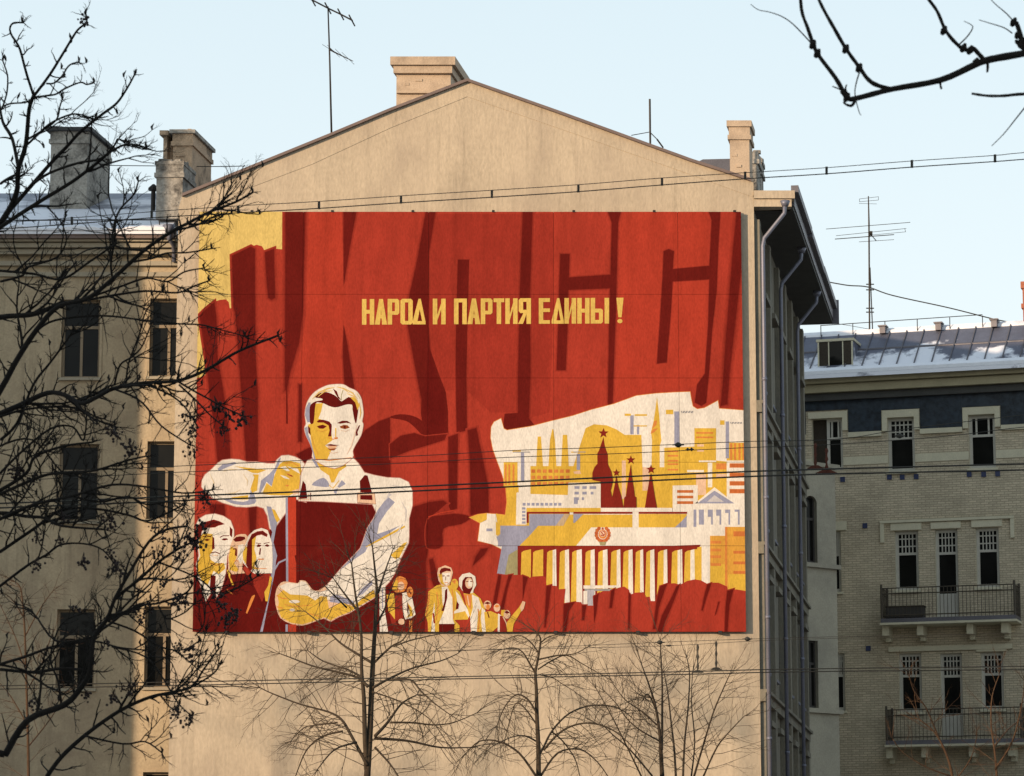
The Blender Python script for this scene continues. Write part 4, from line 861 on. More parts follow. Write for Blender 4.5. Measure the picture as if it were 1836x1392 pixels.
paint('W', '823,1050 823,1037 829,1030 842,1027 852,1034 854,1049 849,1058 848,1064 834,1064 828,1058'); paint('D', '828,1055 829,1042 834,1035 846,1035 849,1044 847,1056 842,1066 832,1064'); ell('P', 841, 1046, 7, 10); ell('W', 843, 1047, 4, 8); line('D', '836,1043 840,1043', 1.4); line('D', '843,1043 847,1043', 1.4); line('O', '840,1053 845,1053', 1.2)
paint('Y', '868,1098 880,1096 893,1102 896,1122 886,1130 872,1145'); ell('P', 874, 1085, 7, 8); paint('D', '868,1082 874,1079 880,1082 874,1084'); ell('O', 875, 1089, 3.5, 5); line('D', '874,1098 877,1108', 2)
paint('W', '893,1100 899,1104 897,1145 892,1145'); ell('P', 891, 1090, 6, 7.5); paint('O', '886,1088 891,1084 896,1087 891,1090'); paint('Y', '899,1094 906,1094 904,1106 898,1104')
paint('M', '896,1104 903,1106 912,1145 896,1145'); line('P', '902,1106 908,1118 912,1140', 2); ell('P', 909, 1102, 6, 8); paint('D', '904,1098 909,1095 914,1099 909,1101')
paint('Y', '909,1116 918,1104 930,1090 936,1080 939,1088 930,1104 921,1119 917,1145 911,1145 908,1122'); paint('P', '932,1090 937,1078 942,1080 939,1092 935,1097')
# ---- slogan
def glyph(ch, x, y, w_, h, s=8.2):
    c = pmix(PC['L'], PC['Y'], .45)
    def q(*p): paint(c, [(x + a, y + b) for a, b in p])
    if ch in 'НПИЫ' or ch == 'Ц':
        ww = w_ if ch != 'Ы' else w_
        q((0, 0), (s, 0), (s, h), (0, h)); q((ww - s, 0), (ww, 0), (ww, h), (ww - s, h))
    if ch == 'Н': q((s, h * .42), (w_ - s, h * .42), (w_ - s, h * .57), (s, h * .57))
    if ch == 'П': q((s, 0), (w_ - s, 0), (w_ - s, h * .15), (s, h * .15))
    if ch == 'И': q((s, h * .62), (w_ - s, h * .18), (w_ - s, h * .42), (s, h * .86))
    if ch == 'Ы':
        e = w_ - s - 3; q((s, h * .42), (e - 3, h * .42), (e, h * .48), (e, h * .94), (e - 3, h), (s, h), (s, h * .86), (e - s + 1, h * .86), (e - s + 1, h * .57), (s, h * .57))
    if ch in 'АД':
        if ch == 'А': q((w_ * .34, 0), (w_ * .68, 0), (w_ * .56, h * .3), (s, h), (-1, h)); q((w_ * .34, 0), (w_ * .68, 0), (w_ + 1, h), (w_ - s, h), (w_ * .5, h * .3)); q((w_ * .24, h * .62), (w_ * .8, h * .62), (w_ * .82, h * .76), (w_ * .2, h * .76))
        else: q((w_ * .42, 0), (w_ * .62, 0), (w_ * .56, h * .34), (s * .85, h * .86), (-2, h), (-2, h * .88)); q((w_ * .42, 0), (w_ * .62, 0), (w_ + 1, h * .9), (w_ + 1, h), (w_ * .8, h), (w_ * .5, h * .34)); q((-2, h * .87), (w_ + 1, h * .87), (w_ + 1, h), (-2, h))
    if ch == 'Р': q((0, 0), (s, 0), (s, h), (0, h)); q((s, 0), (w_ - 3, 0), (w_, h * .07), (w_, h * .55), (w_ - 3, h * .62), (s, h * .62), (s, h * .48), (w_ - s, h * .48), (w_ - s, h * .14), (s, h * .14))
    if ch == 'Я': q((w_ - s, 0), (w_, 0), (w_, h), (w_ - s, h)); q((w_ - s, 0), (3, 0), (0, h * .07), (0, h * .5), (3, h * .58), (w_ - s, h * .58), (w_ - s, h * .45), (s, h * .45), (s, h * .14), (w_ - s, h * .14)); q((w_ - s - 5, h * .56), (w_ - s + 1, h * .56), (s * .95, h), (-1, h))
    if ch == 'О': q((3, 0), (s, 0), (s, h), (3, h), (0, h * .93), (0, h * .07)); q((w_ - 3, 0), (w_ - s, 0), (w_ - s, h), (w_ - 3, h), (w_, h * .93), (w_, h * .07)); q((s, 0), (w_ - s, 0), (w_ - s, h * .14), (s, h * .14)); q((s, h * .86), (w_ - s, h * .86), (w_ - s, h), (s, h))
    if ch == 'Т': q((0, 0), (w_, 0), (w_, h * .15), (0, h * .15)); q(((w_ - s) / 2, h * .15), ((w_ + s) / 2, h * .15), ((w_ + s) / 2, h), ((w_ - s) / 2, h))
    if ch == 'Е':
        q((0, 0), (s, 0), (s, h), (0, h)); q((s, 0), (w_, 0), (w_, h * .15), (s, h * .15)); q((s, h * .4), (w_, h * .4), (w_, h * .54), (s, h * .54)); q((s, h * .86), (w_, h * .86), (w_, h), (s, h))
    if ch == '!': q((0, 0), (w_, 0), (w_ * .72, h * .76), (w_ * .28, h * .76)); ell(c, x + w_ * .5, y + h * .91, w_ * .36, h * .085, 10)
for ch, x0, x1 in (('Н', 649, 671), ('А', 673, 693), ('Р', 695, 716), ('О', 718, 740), ('Д', 742, 762), ('И', 776, 799), ('П', 814, 837), ('А', 839, 860), ('Р', 862, 883), ('Т', 885, 904), ('И', 906, 928), ('Я', 930, 952),
                   ('Е', 966, 986), ('Д', 991, 1010), ('И', 1012, 1033), ('Н', 1035, 1057), ('Ы', 1059, 1092), ('!', 1105, 1118)):
    y0 = 536.5 - (x0 - 649) * .005; glyph(ch, x0, y0, x1 - x0, 46, 8)
# ---- cut the painting along the joints of the boards and hang them on the wall
def w2(p):
    q = P(p[0], p[1], YM); return (q.x, q.z)
bx0, bx1 = (P(360, 384, YM).x + P(343, 1133, YM).x) / 2, (P(1331, 375, YM).x + P(1335, 1132, YM).x) / 2
xs = [bx0] + [P(x, 750, YM).x for x in (540, 767, 993, 1218)] + [bx1]
zs = [P(800, 1133, YM).z] + [P(800, y, YM).z for y in (979, 829, 678, 528)] + [P(800, 380, YM).z]
billboard = thing('mural', 'huge red mural of a worker, crowd and city with a yellow slogan', 'mural', ((bx0 + bx1) / 2, YM, zs[0]))
def clip(poly, ax, v, keep_gt):
    out = []
    for i in range(len(poly)):
        a, c = poly[i - 1], poly[i]; ia = (a[ax] >= v) == keep_gt; ic = (c[ax] >= v) == keep_gt
        if ia != ic:
            t = (v - a[ax]) / (c[ax] - a[ax]); out.append(tuple(a[k] + (c[k] - a[k]) * t for k in range(2)))
        if ic: out.append(c)
    return out
tris = []
for pts, c in LAY:
    wp = [w2(p) for p in pts]; v3 = [V((a, b_, 0)) for a, b_ in wp]
    tris.append(([[wp[i] for i in t] for t in tessellate_polygon([v3])], pmat(c)))
g_ = .0035
# upper edge rises a little to the right and the left edge leans, as on the real panel
def warp(x, z): return x + .10 * (1 - (x - bx0) / (bx1 - bx0)) * ((z - zs[0]) / (zs[-1] - zs[0]) - .5) * 0, z + .10 * ((x - bx0) / (bx1 - bx0) - .5) * ((z - zs[0]) / (zs[-1] - zs[0])) * 0
for i in range(5):
    for j in range(5):
        a, c, e, f = xs[i] + (g_ if i else 0), xs[i + 1] - (g_ if i < 4 else 0), zs[j] + (g_ if j else 0), zs[j + 1] - (g_ if j < 4 else 0)
        b = MB(); b.box((a, YM + .004, e), (c - a, 0, 0), (0, .035, 0), (0, 0, f - e), pmat(PC['R']))
        nl = 0; dy = 0
        for tl, m in tris:
            used = False
            for t in tl:
                if max(p[0] for p in t) <= a or min(p[0] for p in t) >= c or max(p[1] for p in t) <= e or min(p[1] for p in t) >= f: continue
                q = t
                for ax, v, kg in ((0, a, True), (0, c, False), (1, e, True), (1, f, False)):
                    q = clip(q, ax, v, kg)
                    if len(q) < 3: break
                if len(q) < 3: continue
                ar = sum(q[k][0] * q[(k + 1) % len(q)][1] - q[(k + 1) % len(q)][0] * q[k][1] for k in range(len(q)))
                if abs(ar) < 1e-7: continue
                if ar < 0: q = q[::-1]
                b.face([(p[0], YM - dy, p[1]) for p in q], m); used = True
            if used: dy += .00018
        b.build('panel', None, billboard)
b = MB()
for x in xs[0:1] + xs[1:-1] + xs[-1:]:
    xx = min(max(x, bx0 + .06), bx1 - .06); b.box((xx - .05, YM + .041, zs[0] + .02), (.1, 0, 0), (0, .12, 0), (0, 0, zs[-1] - zs[0] - .04))
for z in zs: zz = min(max(z, zs[0] + .06), zs[-1] - .06); b.box((bx0 + .02, YM + .0415, zz - .05), (bx1 - bx0 - .04, 0, 0), (0, .08, 0), (0, 0, .1))
b.build('batten_frame', M_BOARD, billboard)
b = MB()
for k in range(7): x = bx0 + .8 + k * 2.05; b.box((x, YM - .03, zs[0] - .05), (.09, 0, 0), (0, .2, 0), (0, 0, .07)); b.box((x + .5, YM - .03, zs[-1] - .01), (.07, 0, 0), (0, .2, 0), (0, 0, .05))
b.build('bracket', M_IRON, billboard)
# ------------------------------------------------------------------ aerials
def aerial(name, label, group=None, **k): return thing(name, label, 'aerial', k['loc'], group)
pb = P(595, 236, 83.2); pt = P(588, 12, 83.2)
ae = thing('aerial', 'tall television aerial on the left roof slope of the gable house', 'aerial', tuple(pb))
b = MB(); b.tube([pb - V((0, 0, .3)), P(591, 100, 83.2), pt], [.03, .025, .02], 6); b.build('mast', M_IRON, ae, True)
b = MB(); b.tube([P(548, -6, 83.6), P(588, 15, 83.2), P(611, 26, 83.0), P(632, 37, 82.8)], .022, 5)
for (x, y) in ((560, 1), (588, 15), (611, 26), (631, 37)): c = P(x, y, 83.1); b.tube([c - V((.05, .5, 0)), c + V((.05, .5, 0))], .02, 5)
b.build('boom', M_IRON, ae)
b = MB(); b.tube([P(592, 89, 83.2), P(600, 94, 83.1), P(633, 110, 82.8)], [.03, .02, .01], 5); b.tube([P(592, 89, 83.2), P(578, 80, 83.5)], .006, 4)
for (x, y) in ((598, 92), (612, 99), (624, 105)): c = P(x, y, 83.0); b.tube([c - V((.14, .4, -.05)), c + V((.14, .4, -.05))], .007, 4)
b.build('lower_boom', M_IRON, ae)
pb = P(1166, 262, 83.4); ae = thing('aerial', 'short bare mast with stays on the right roof slope of the gable house', 'aerial', tuple(pb))
b = MB(); b.tube([pb - V((0, 0, .3)), P(1165, 178, 83.4)], .03, 6); b.build('mast', M_IRON, ae)
b = MB(); b.tube([P(1165, 237, 83.4), P(1132, 243, 83.2)], .01, 4); b.tube([P(1165, 237, 83.4), P(1178, 250, 83.3)], .012, 4); b.tube([P(1178, 250, 83.3), P(1189, 265, 83.2)], .022, 4); b.build('stay', M_IRON, ae)
def RP(x, y, d=-3.0): u, z = RF.px(x, y, d); return RF.pt(u, z, d)
pb = RP(1559, 606); ae = thing('aerial', 'tall lattice mast with two aerials above the brick house roof', 'aerial', tuple(pb))
b = MB(); b.tube([pb - V((0, 0, .2)), RP(1558, 400), RP(1557, 352)], [.03, .03, .02], 6); b.tube([RP(1565, 604), RP(1560, 480)], .02, 5)
for y in (510, 520, 553, 560): b.tube([RP(1553, y), RP(1567, y)], .02, 4)
b.build('mast', M_IRON, ae)
b = MB()
for (x0, y0, x1, y1, r) in ((1481, 411, 1632, 399, .010), (1499, 423, 1625, 410, .008), (1497, 429, 1603, 421, .014), (1540, 434, 1603, 430, .008), (1622, 410, 1624, 416, .008), (1624, 416, 1560, 422, .007), (1541, 357, 1575, 353, .007), (1541, 362, 1575, 359, .007), (1541, 357, 1541, 362, .007), (1575, 353, 1575, 359, .007), (1540, 365, 1572, 366, .006)):
    b.tube([RP(x0, y0), RP(x1, y1, -2.9)], r, 4)
b.tube([RP(1558, 417, -2.8), RP(1571, 432, -3.2)], .02, 4); b.box(RP(1558, 422, -2.9), (.12, 0, 0), (0, .1, 0), (0, 0, .14)); b.build('yagi_elements', M_WIRE, ae)
def wire(name, label, cat, pts, Y, r, group=None, m=None, sag=None):
    pp = [P(x, y, Y if not hasattr(Y, '__len__') else Y[i]) for i, (x, y) in enumerate(pts)]
    # smooth interpolation between the traced points
    out = []
    for i in range(len(pp) - 1):
        p0, p1, p2, p3 = pp[max(i - 1, 0)], pp[i], pp[i + 1], pp[min(i + 2, len(pp) - 1)]
        for k in range(6):
            t = k / 6; out.append(.5 * ((2 * p1) + (p2 - p0) * t + (2 * p0 - 5 * p1 + 4 * p2 - p3) * t * t + (3 * p1 - p0 - 3 * p2 + p3) * t ** 3))
    out.append(pp[-1]); b = MB(); b.tube(out, r, 5); return b, out
def span(label, pts, Y, r, group=None, cat='wire', name='overhead_wire'):
    b, o = wire(name, label, cat, pts, Y, r); m = b.build(name, M_WIRE, None, True); return tag(m, label, cat, group)
# the pair with spacers crossing the top of the mural
ty = [(129, 402), (272, 391), (427, 382), (572, 374), (719, 364), (882, 354), (1037, 344), (1187, 332), (1336, 321), (1482, 312), (1635, 300), (1784, 290)]
root = thing('spacer_cable', 'twin cable held apart by short spacers sagging across the top of the mural', 'cable', tuple(P(918, 352, 30)))
lo = [(-300, 430), (0, 411)] + ty + [(1836, 286), (2100, 266)]; up = [(-300, 420), (0, 400)] + [(x, y - 11 - (1.5 if 400 < x < 1200 else 0)) for x, y in ty] + [(1836, 274), (2100, 253)]
b, _ = wire('', '', '', lo, 30, .0052); b.build('cable', M_WIRE, root, True)
b, _ = wire('', '', '', up, 30, .0036); b.build('cable', M_WIRE, root, True)
for x, y in ty:
    b = MB(); a, c = P(x, y - 12.5, 30), P(x, y + 1, 30); b.box(a + V((-.011, -.012, 0)), (.022, 0, 0), (0, .024, 0), c - a); b.build('spacer', M_WIRE, root)
span('heavier of the two bold wires crossing the worker at chest height', [(-300, 912), (0, 903), (350, 889), (540, 882), (760, 872), (1100, 856), (1336, 846), (1500, 841), (1836, 832), (2100, 824)], 35, .0092, 'bold pair of wires across the middle', name='overhead_wire')
span('lower of the two bold wires crossing the worker at chest height', [(-300, 920), (0, 911), (350, 897), (540, 890), (760, 880), (1100, 865), (1336, 855), (1500, 850), (1836, 843), (2100, 837)], 35, .0092, 'bold pair of wires across the middle')
span('thin wire at the level of the worker chin, with a dark insulator on the city', [(-300, 862), (0, 851), (320, 836), (560, 825), (760, 817), (920, 808), (1100, 802), (1336, 792), (1500, 788), (1620, 770), (1836, 744), (2100, 712)], 38, .0045, 'thin pair of wires above the bold pair')
span('thin wire just under the worker chin, with two small clamps on the city', [(-300, 874), (0, 863), (320, 847), (560, 838), (760, 829), (920, 820), (1100, 814), (1336, 803), (1500, 797), (1700, 782), (1836, 766), (2100, 742)], 38, .0045, 'thin pair of wires above the bold pair')
span('upper contact wire below the mural among the tree tops', [(-300, 1240), (0, 1230), (480, 1220), (850, 1213), (1250, 1204), (1365, 1201), (1500, 1199), (1836, 1195), (2100, 1192)], 50, .0085, 'pair of contact wires under the mural')
span('lower contact wire below the mural among the tree tops', [(-300, 1246), (0, 1236), (480, 1226), (850, 1217), (1250, 1209), (1365, 1206), (1500, 1204), (1836, 1201), (2100, 1199)], 50, .0085, 'pair of contact wires under the mural')
span('thin support wire just below the bottom edge of the mural, ending at a round insulator', [(700, 1172), (1000, 1160), (1184, 1152), (1345, 1146), (1500, 1142), (1836, 1136), (2100, 1130)], 50, .004, 'support wires just under the mural')
span('lower support wire just below the mural, tied to the black hangers', [(700, 1168), (1000, 1163), (1200, 1158), (1365, 1149), (1500, 1145), (1836, 1141), (2100, 1138)], 50, .0035, 'support wires just under the mural')
span('slack cable from the brick house aerial to its brick chimney', [(1480, 505), (1520, 512), (1556, 515), (1600, 530), (1700, 552), (1780, 572), (1836, 583), (1860, 590)], 105, .02)
span('thin cable from the soot stained chimney to the gable verge', [(190, 297), (290, 298), (380, 299), (440, 298)], 87, .012)
span('faint stay wire behind the eaves over the brick house roof', [(1440, 570), (1480, 577), (1556, 590), (1600, 600)], 105, .008)
# insulators on the wires
def insul(name, label, x, y, Y, rx, rz, group=None):
    p = P(x, y, Y); b = MB(); n = 7
    b.tube([p + V((rx * (2 * i / n - 1), 0, 0)) for i in range(n + 1)], [max(.15, math.sin(math.pi * (i + .3) / (n + .6))) * rz for i in range(n + 1)], 8)
    b.tube([p + V((-rx * 1.5, 0, 0)), p + V((rx * 1.5, 0, 0))], rz * .25, 5); return tag(b.build(name, M_WIRE, None, True), label, 'insulator', group)
insul('insulator', 'large dark insulator on the thin wire over the painted cranes', 1216, 798, 38, .045, .033)
insul('insulator', 'small clamp, the left of two below the large insulator', 1233, 806, 38, .018, .02)
insul('insulator', 'small clamp, the right of two below the large insulator', 1240, 806, 38, .018, .024)
insul('insulator', 'dark insulator in front of the brick house top window', 1613, 782, 38, .045, .03)
insul('insulator', 'dark insulator under the mural, between two treetops', 1183, 1152, 50, .05, .035)
insul('insulator', 'flat clamp under the mural just right of a dark insulator', 1199, 1158, 50, .05, .015)
insul('insulator', 'dark insulator under the bottom right corner of the mural', 1340, 1146, 50, .05, .035)
def hanger(label, x, y0, y1, Y, m, w_=.095, group=None, cat='hanger'):
    a, c = P(x, y0, Y), P(x, y1, Y); root = thing('wire_hanger', label, cat, tuple(a), group)
    b = MB(); n = 9; pp, rr = [], []
    for i in range(n + 1):
        t = i / n; pp.append(a.lerp(c, t)); rr.append(.012 + (.012 if i % 3 == 1 else 0))
    b.tube(pp, rr, 6); b.build('rod', m, root, True)
    b = MB(); b.prism([c + V((-w_, -.01, -.004)), c + V((w_, -.01, -.004)), c + V((w_ * .35, -.01, .035)), c + V((-w_ * .35, -.01, .035))], (0, .03, 0)); b.build('clamp', m, root)
hanger('black inverted T hanger under the mural, the left and lower of two', 1251, 1156, 1206, 50, M_WIRE)
hanger('black inverted T hanger under the mural, the right and higher of two', 1284, 1150, 1201, 50, M_WIRE)
hanger('rusty inverted T hanger before the loggia, the left and higher of two', 1462, 795, 840, 38, M_RUST, .1)
hanger('rusty inverted T hanger before the loggia, the right and lower of two', 1482, 804, 848, 38, M_RUST, .13)
# ------------------------------------------------------------------ trees
def rv(r, s=1): return V((r.uniform(-s, s), r.uniform(-s, s), r.uniform(-s, s)))
def catm(pp, n=3):
    out = []
    for i in range(len(pp) - 1):
        p0, p1, p2, p3 = pp[max(i - 1, 0)], pp[i], pp[i + 1], pp[min(i + 2, len(pp) - 1)]
        for k in range(n):
            t = k / n; out.append(.5 * ((2 * p1) + (p2 - p0) * t + (2 * p0 - 5 * p1 + 4 * p2 - p3) * t * t + (3 * p1 - p0 - 3 * p2 + p3) * t ** 3))
    return out + [pp[-1]]
def twig(b, p, d, L, r, rng, depth, fork=.55, bend=.35, grav=0, seg=5, ang=.8, sides=3, stub=True):
    pts = [p]; q = p.copy(); d = d.normalized(); kids = []
    for i in range(seg):
        d = (d + rv(rng, bend) * .5 + V((0, 0, grav))).normalized(); q = q + d * (L / seg); pts.append(q.copy())
        if depth > 0 and i >= 0 and rng.random() < fork:
            s = d.cross(rv(rng)).normalized(); s.y *= .6; kids.append((q.copy(), (d * math.cos(ang) + s * math.sin(ang) * rng.uniform(.7, 1.2)), L * rng.uniform(.3, .62) * (1 - i / seg * .4), r * (1 - .6 * (i + 1) / seg) * .8))
    b.tube(pts, [max(r * (1 - .6 * i / seg), r * .35) for i in range(seg + 1)], sides, cap=False)
    for k in kids: twig(b, k[0], k[1], k[2], max(k[3], r * .38), rng, depth - 1, fork, bend, grav, max(3, seg - 1), ang, sides)
    return pts[-1]
def limb(pxs, Y0, Y1, r0, r1, rng, wob=1.2):
    n = len(pxs); pp = []
    for i, (x, y) in enumerate(pxs):
        t = i / (n - 1); pp.append(P(x + rng.uniform(-wob, wob), y + rng.uniform(-wob, wob), Y0 + (Y1 - Y0) * t))
    pp = catm(pp, 4); m = len(pp); return pp, [r0 + (r1 - r0) * i / (m - 1) for i in range(m)]
# --- the big rowan close by on the left
rng = random.Random(11); YT = 22.0
rowan = thing('rowan_tree', 'bare rowan close to the camera on the left with withered berry clusters', 'tree', (-4.9, 22.3, 0))
b = MB(); tk = catm([V((-4.9, 22.3, -.1)), V((-4.86, 22.3, 1.2)), V((-4.95, 22.2, 2.6)), V((-4.75, 22.2, 4.2)), V((-4.65, 22.1, 5.6)), V((-4.4, 22.1, 6.6)), V((-4.05, 22.05, 7.4)), V((-3.6, 22, 7.9))], 4)
b.tube(tk, [.17 - .135 * (i / (len(tk) - 1)) for i in range(len(tk))], 10)
tk2 = catm([V((-4.9, 22.25, 1.0)), V((-4.6, 22, 2.2)), V((-4.0, 21.9, 3.0)), P(8, 1353, 21.9)], 4); b.tube(tk2, [.10 - .078 * i / (len(tk2) - 1) for i in range(len(tk2))], 8)
b.build('trunk', M_BARK, rowan, True)
LB = [  # (points, start depth, end depth, start radius px, end radius px)
    ([(-60, 480), (7, 390), (30, 344), (33, 307), (46, 258), (53, 198), (61, 172)], 22.0, 21.2, 5, 2.6),
    ([(61, 172), (48, 130), (37, 92), (30, 75), (20, 63), (17, 50), (25, 42), (42, 40)], 21.2, 21.0, 2.2, 1.2),
    ([(61, 172), (90, 135), (115, 95), (128, 72), (140, 55), (155, 40), (155, 27)], 21.2, 20.8, 2.2, 1.2),
    ([(62, 176), (80, 173), (100, 168), (118, 158), (145, 147), (155, 152), (168, 149)], 21.2, 21.6, 1.8, 1.0),
    ([(85, 150), (97, 150), (110, 138), (122, 120), (130, 115), (142, 111)], 21.1, 21.5, 1.5, 1.1),
    ([(33, 307), (22, 250), (5, 220), (0, 190), (-6, 160)], 21.6, 22.0, 3.2, 1.6), ([(3, 195), (12, 170), (15, 145), (12, 130), (6, 108)], 22.0, 21.8, 1.6, 1),
    ([(5, 192), (20, 186), (45, 184), (62, 176)], 22.0, 21.2, 1.4, 1.2),
    ([(7, 390), (60, 330), (95, 290), (120, 262), (145, 235), (185, 205), (210, 185), (228, 160), (240, 136)], 22.0, 21.0, 3.4, 1.2),
    ([(50, 250), (75, 235), (100, 215), (107, 190), (112, 180)], 21.6, 21.2, 1.8, 1.1), ([(46, 262), (70, 240), (90, 222), (120, 208), (140, 206), (172, 214)], 21.6, 21.2, 1.8, 1.1),
    ([(-40, 440), (7, 405), (70, 362), (130, 325), (175, 292), (200, 272), (230, 258), (262, 265)], 22.0, 20.9, 3.6, 1.2),
    ([(60, 330), (90, 310), (140, 292), (180, 285), (205, 262), (212, 250), (225, 256)], 21.6, 21.0, 2.2, 1.2), ([(0, 330), (15, 320), (32, 312)], 22, 21.7, 2.2, 1.8),
    ([(-80, 590), (0, 569), (56, 565), (93, 550), (112, 543)], 22.2, 21.8, 4.6, 3.2), ([(112, 543), (160, 538), (205, 530), (262, 522), (317, 524), (350, 512), (376, 504)], 21.8, 21.4, 2.2, 1.1),
    ([(-60, 800), (0, 700), (30, 643), (67, 591), (105, 550), (157, 535), (202, 501), (261, 449), (310, 415), (336, 400), (373, 382), (422, 363), (453, 345)], 22.2, 20.6, 4.8, 1.4),
    ([(310, 415), (351, 404), (385, 389), (413, 384)], 21.2, 21.0, 1.8, 1), ([(261, 449), (205, 440), (205, 405), (215, 375), (240, 350), (248, 325)], 21.2, 21.0, 2.0, 1),
    ([(202, 501), (198, 470), (205, 430), (207, 405)], 21.5, 21.2, 1.8, 1.4), ([(160, 535), (220, 512), (262, 500), (300, 505), (330, 488), (366, 482)], 21.6, 21.2, 1.8, 1),
    ([(240, 470), (275, 462), (300, 455), (335, 452), (379, 446)], 21.3, 21.1, 1.8, 1.0), ([(66, 592), (100, 575), (180, 566), (260, 575), (320, 580), (360, 583), (395, 592), (440, 603)], 21.9, 21.0, 1.8, .9),
    ([(0, 486), (60, 492), (112, 500), (160, 470), (205, 440)], 22.0, 21.6, 2.2, 1.4), ([(0, 505), (40, 495), (48, 480), (100, 462), (120, 430), (112, 405)], 22, 21.7, 2, 1),
    ([(-60, 770), (0, 744), (37, 726), (86, 705), (116, 709), (146, 724), (172, 714), (205, 696), (261, 686), (317, 684), (366, 666), (422, 634), (459, 617), (498, 603)], 22.4, 20.6, 4.6, 1.5),
    ([(317, 684), (345, 700), (375, 716), (400, 730), (435, 747)], 21.2, 20.9, 1.7, 1), ([(320, 690), (355, 722), (378, 745), (400, 765)], 21.2, 20.9, 1.5, .9),
    ([(261, 690), (290, 702), (315, 715), (335, 735), (350, 760)], 21.4, 21.0, 1.7, 1), ([(205, 698), (240, 712), (262, 730), (290, 765), (340, 798)], 21.6, 21.1, 1.8, 1),
    ([(0, 790), (30, 760), (60, 690), (90, 650), (120, 610), (130, 590)], 22.3, 22.0, 2.4, 1.2), ([(0, 748), (40, 735), (90, 730), (140, 733), (170, 752), (205, 763)], 22.2, 21.8, 2.0, 1.1),
    ([(205, 690), (215, 655), (235, 640), (255, 622), (270, 585)], 21.5, 21.2, 1.8, 1), ([(225, 690), (232, 650), (250, 600), (262, 560), (290, 520)], 21.6, 21.3, 1.5, .9),
    ([(-60, 935), (0, 920), (45, 925), (80, 930), (112, 944), (187, 950)], 22.2, 21.6, 3.6, 1.6), ([(-40, 895), (0, 879), (48, 849), (64, 819), (112, 800), (168, 793)], 22.2, 21.6, 3.2, 1.4),
    ([(-40, 905), (0, 886), (75, 855), (112, 849), (168, 843), (224, 827), (261, 819)], 22.2, 21.4, 2.8, 1.2), ([(0, 850), (40, 810), (90, 770), (130, 765), (150, 790), (155, 745), (150, 720)], 22.2, 21.8, 2, 1.0),
    ([(-30, 960), (0, 931), (60, 905), (130, 890), (200, 870), (260, 872), (330, 884), (380, 878)], 22.1, 21.2, 2.6, 1.1), ([(130, 890), (180, 900), (230, 892), (262, 905), (300, 900), (330, 905)], 21.8, 21.4, 2, 1),
    ([(0, 990), (60, 950), (110, 915), (170, 912), (230, 925), (262, 935), (290, 925), (330, 905)], 22.2, 21.5, 2.6, 1.2), ([(0, 1051), (50, 1013), (84, 994), (110, 978), (150, 975), (185, 985), (205, 1012)], 22.2, 21.6, 2.2, 1),
    ([(-40, 830), (0, 800), (60, 790), (110, 845), (140, 850), (170, 843)], 22.1, 21.7, 1.8, 1),
    ([(8, 1353), (50, 1292), (115, 1265), (145, 1234), (160, 1204), (168, 1143), (191, 1112), (206, 1074), (229, 1032), (267, 971), (300, 950), (335, 943)], 21.9, 20.8, 5.2, 1.4),
    ([(85, 1392), (111, 1357), (153, 1318), (214, 1276), (267, 1250), (306, 1242), (344, 1231), (365, 1200), (393, 1162)], 22.0, 21.2, 3.6, 1.2), ([(306, 1242), (345, 1232), (380, 1210), (395, 1192)], 21.5, 21.3, 1.6, 1),
    ([(206, 1074), (248, 1040), (283, 1009), (320, 985), (344, 971), (352, 958)], 21.4, 21.0, 2.6, 1.2), ([(191, 1112), (229, 1097), (260, 1085), (283, 1083), (329, 1066), (345, 1050)], 21.5, 21.1, 2.4, 1.2),
    ([(-40, 1210), (0, 1192), (46, 1177), (103, 1158), (168, 1150), (214, 1162), (260, 1165)], 22.2, 21.6, 2.6, 1.1), ([(0, 1200), (60, 1205), (110, 1200), (160, 1204)], 22.2, 21.8, 2.8, 2.2),
    ([(283, 1009), (332, 1025), (363, 1044), (392, 1066), (425, 1055), (460, 1035)], 21.3, 21.1, 1.6, .9), ([(283, 1085), (300, 1110), (330, 1100), (350, 1080)], 21.2, 21.1, 1.5, 1),
    ([(168, 1143), (100, 1150), (60, 1100), (30, 1090)], 21.6, 22, 1.8, 1), ([(110, 1265), (105, 1220), (90, 1180), (110, 1120), (150, 1100)], 21.8, 21.8, 2, 1), ([(191, 1112), (240, 1130), (290, 1160), (330, 1165), (355, 1150)], 21.5, 21.3, 1.8, 1),
    ([(200, 1160), (262, 1180), (300, 1230), (320, 1262), (345, 1285)], 21.5, 21.2, 1.5, .9), ([(150, 1320), (220, 1335), (260, 1330), (290, 1350)], 21.7, 21.5, 1.8, 1),
    ([(350, 1140), (365, 1120), (368, 1080), (362, 1060)], 21.2, 21.2, 1.1, .8), ([(352, 1215), (358, 1180), (370, 1130)], 21.2, 21.2, 1.2, .8), ([(350, 1060), (355, 1020), (352, 980)], 21.1, 21.2, 1.2, .8),
]
tw = MB(); tips = []; ppm = FPX / 22
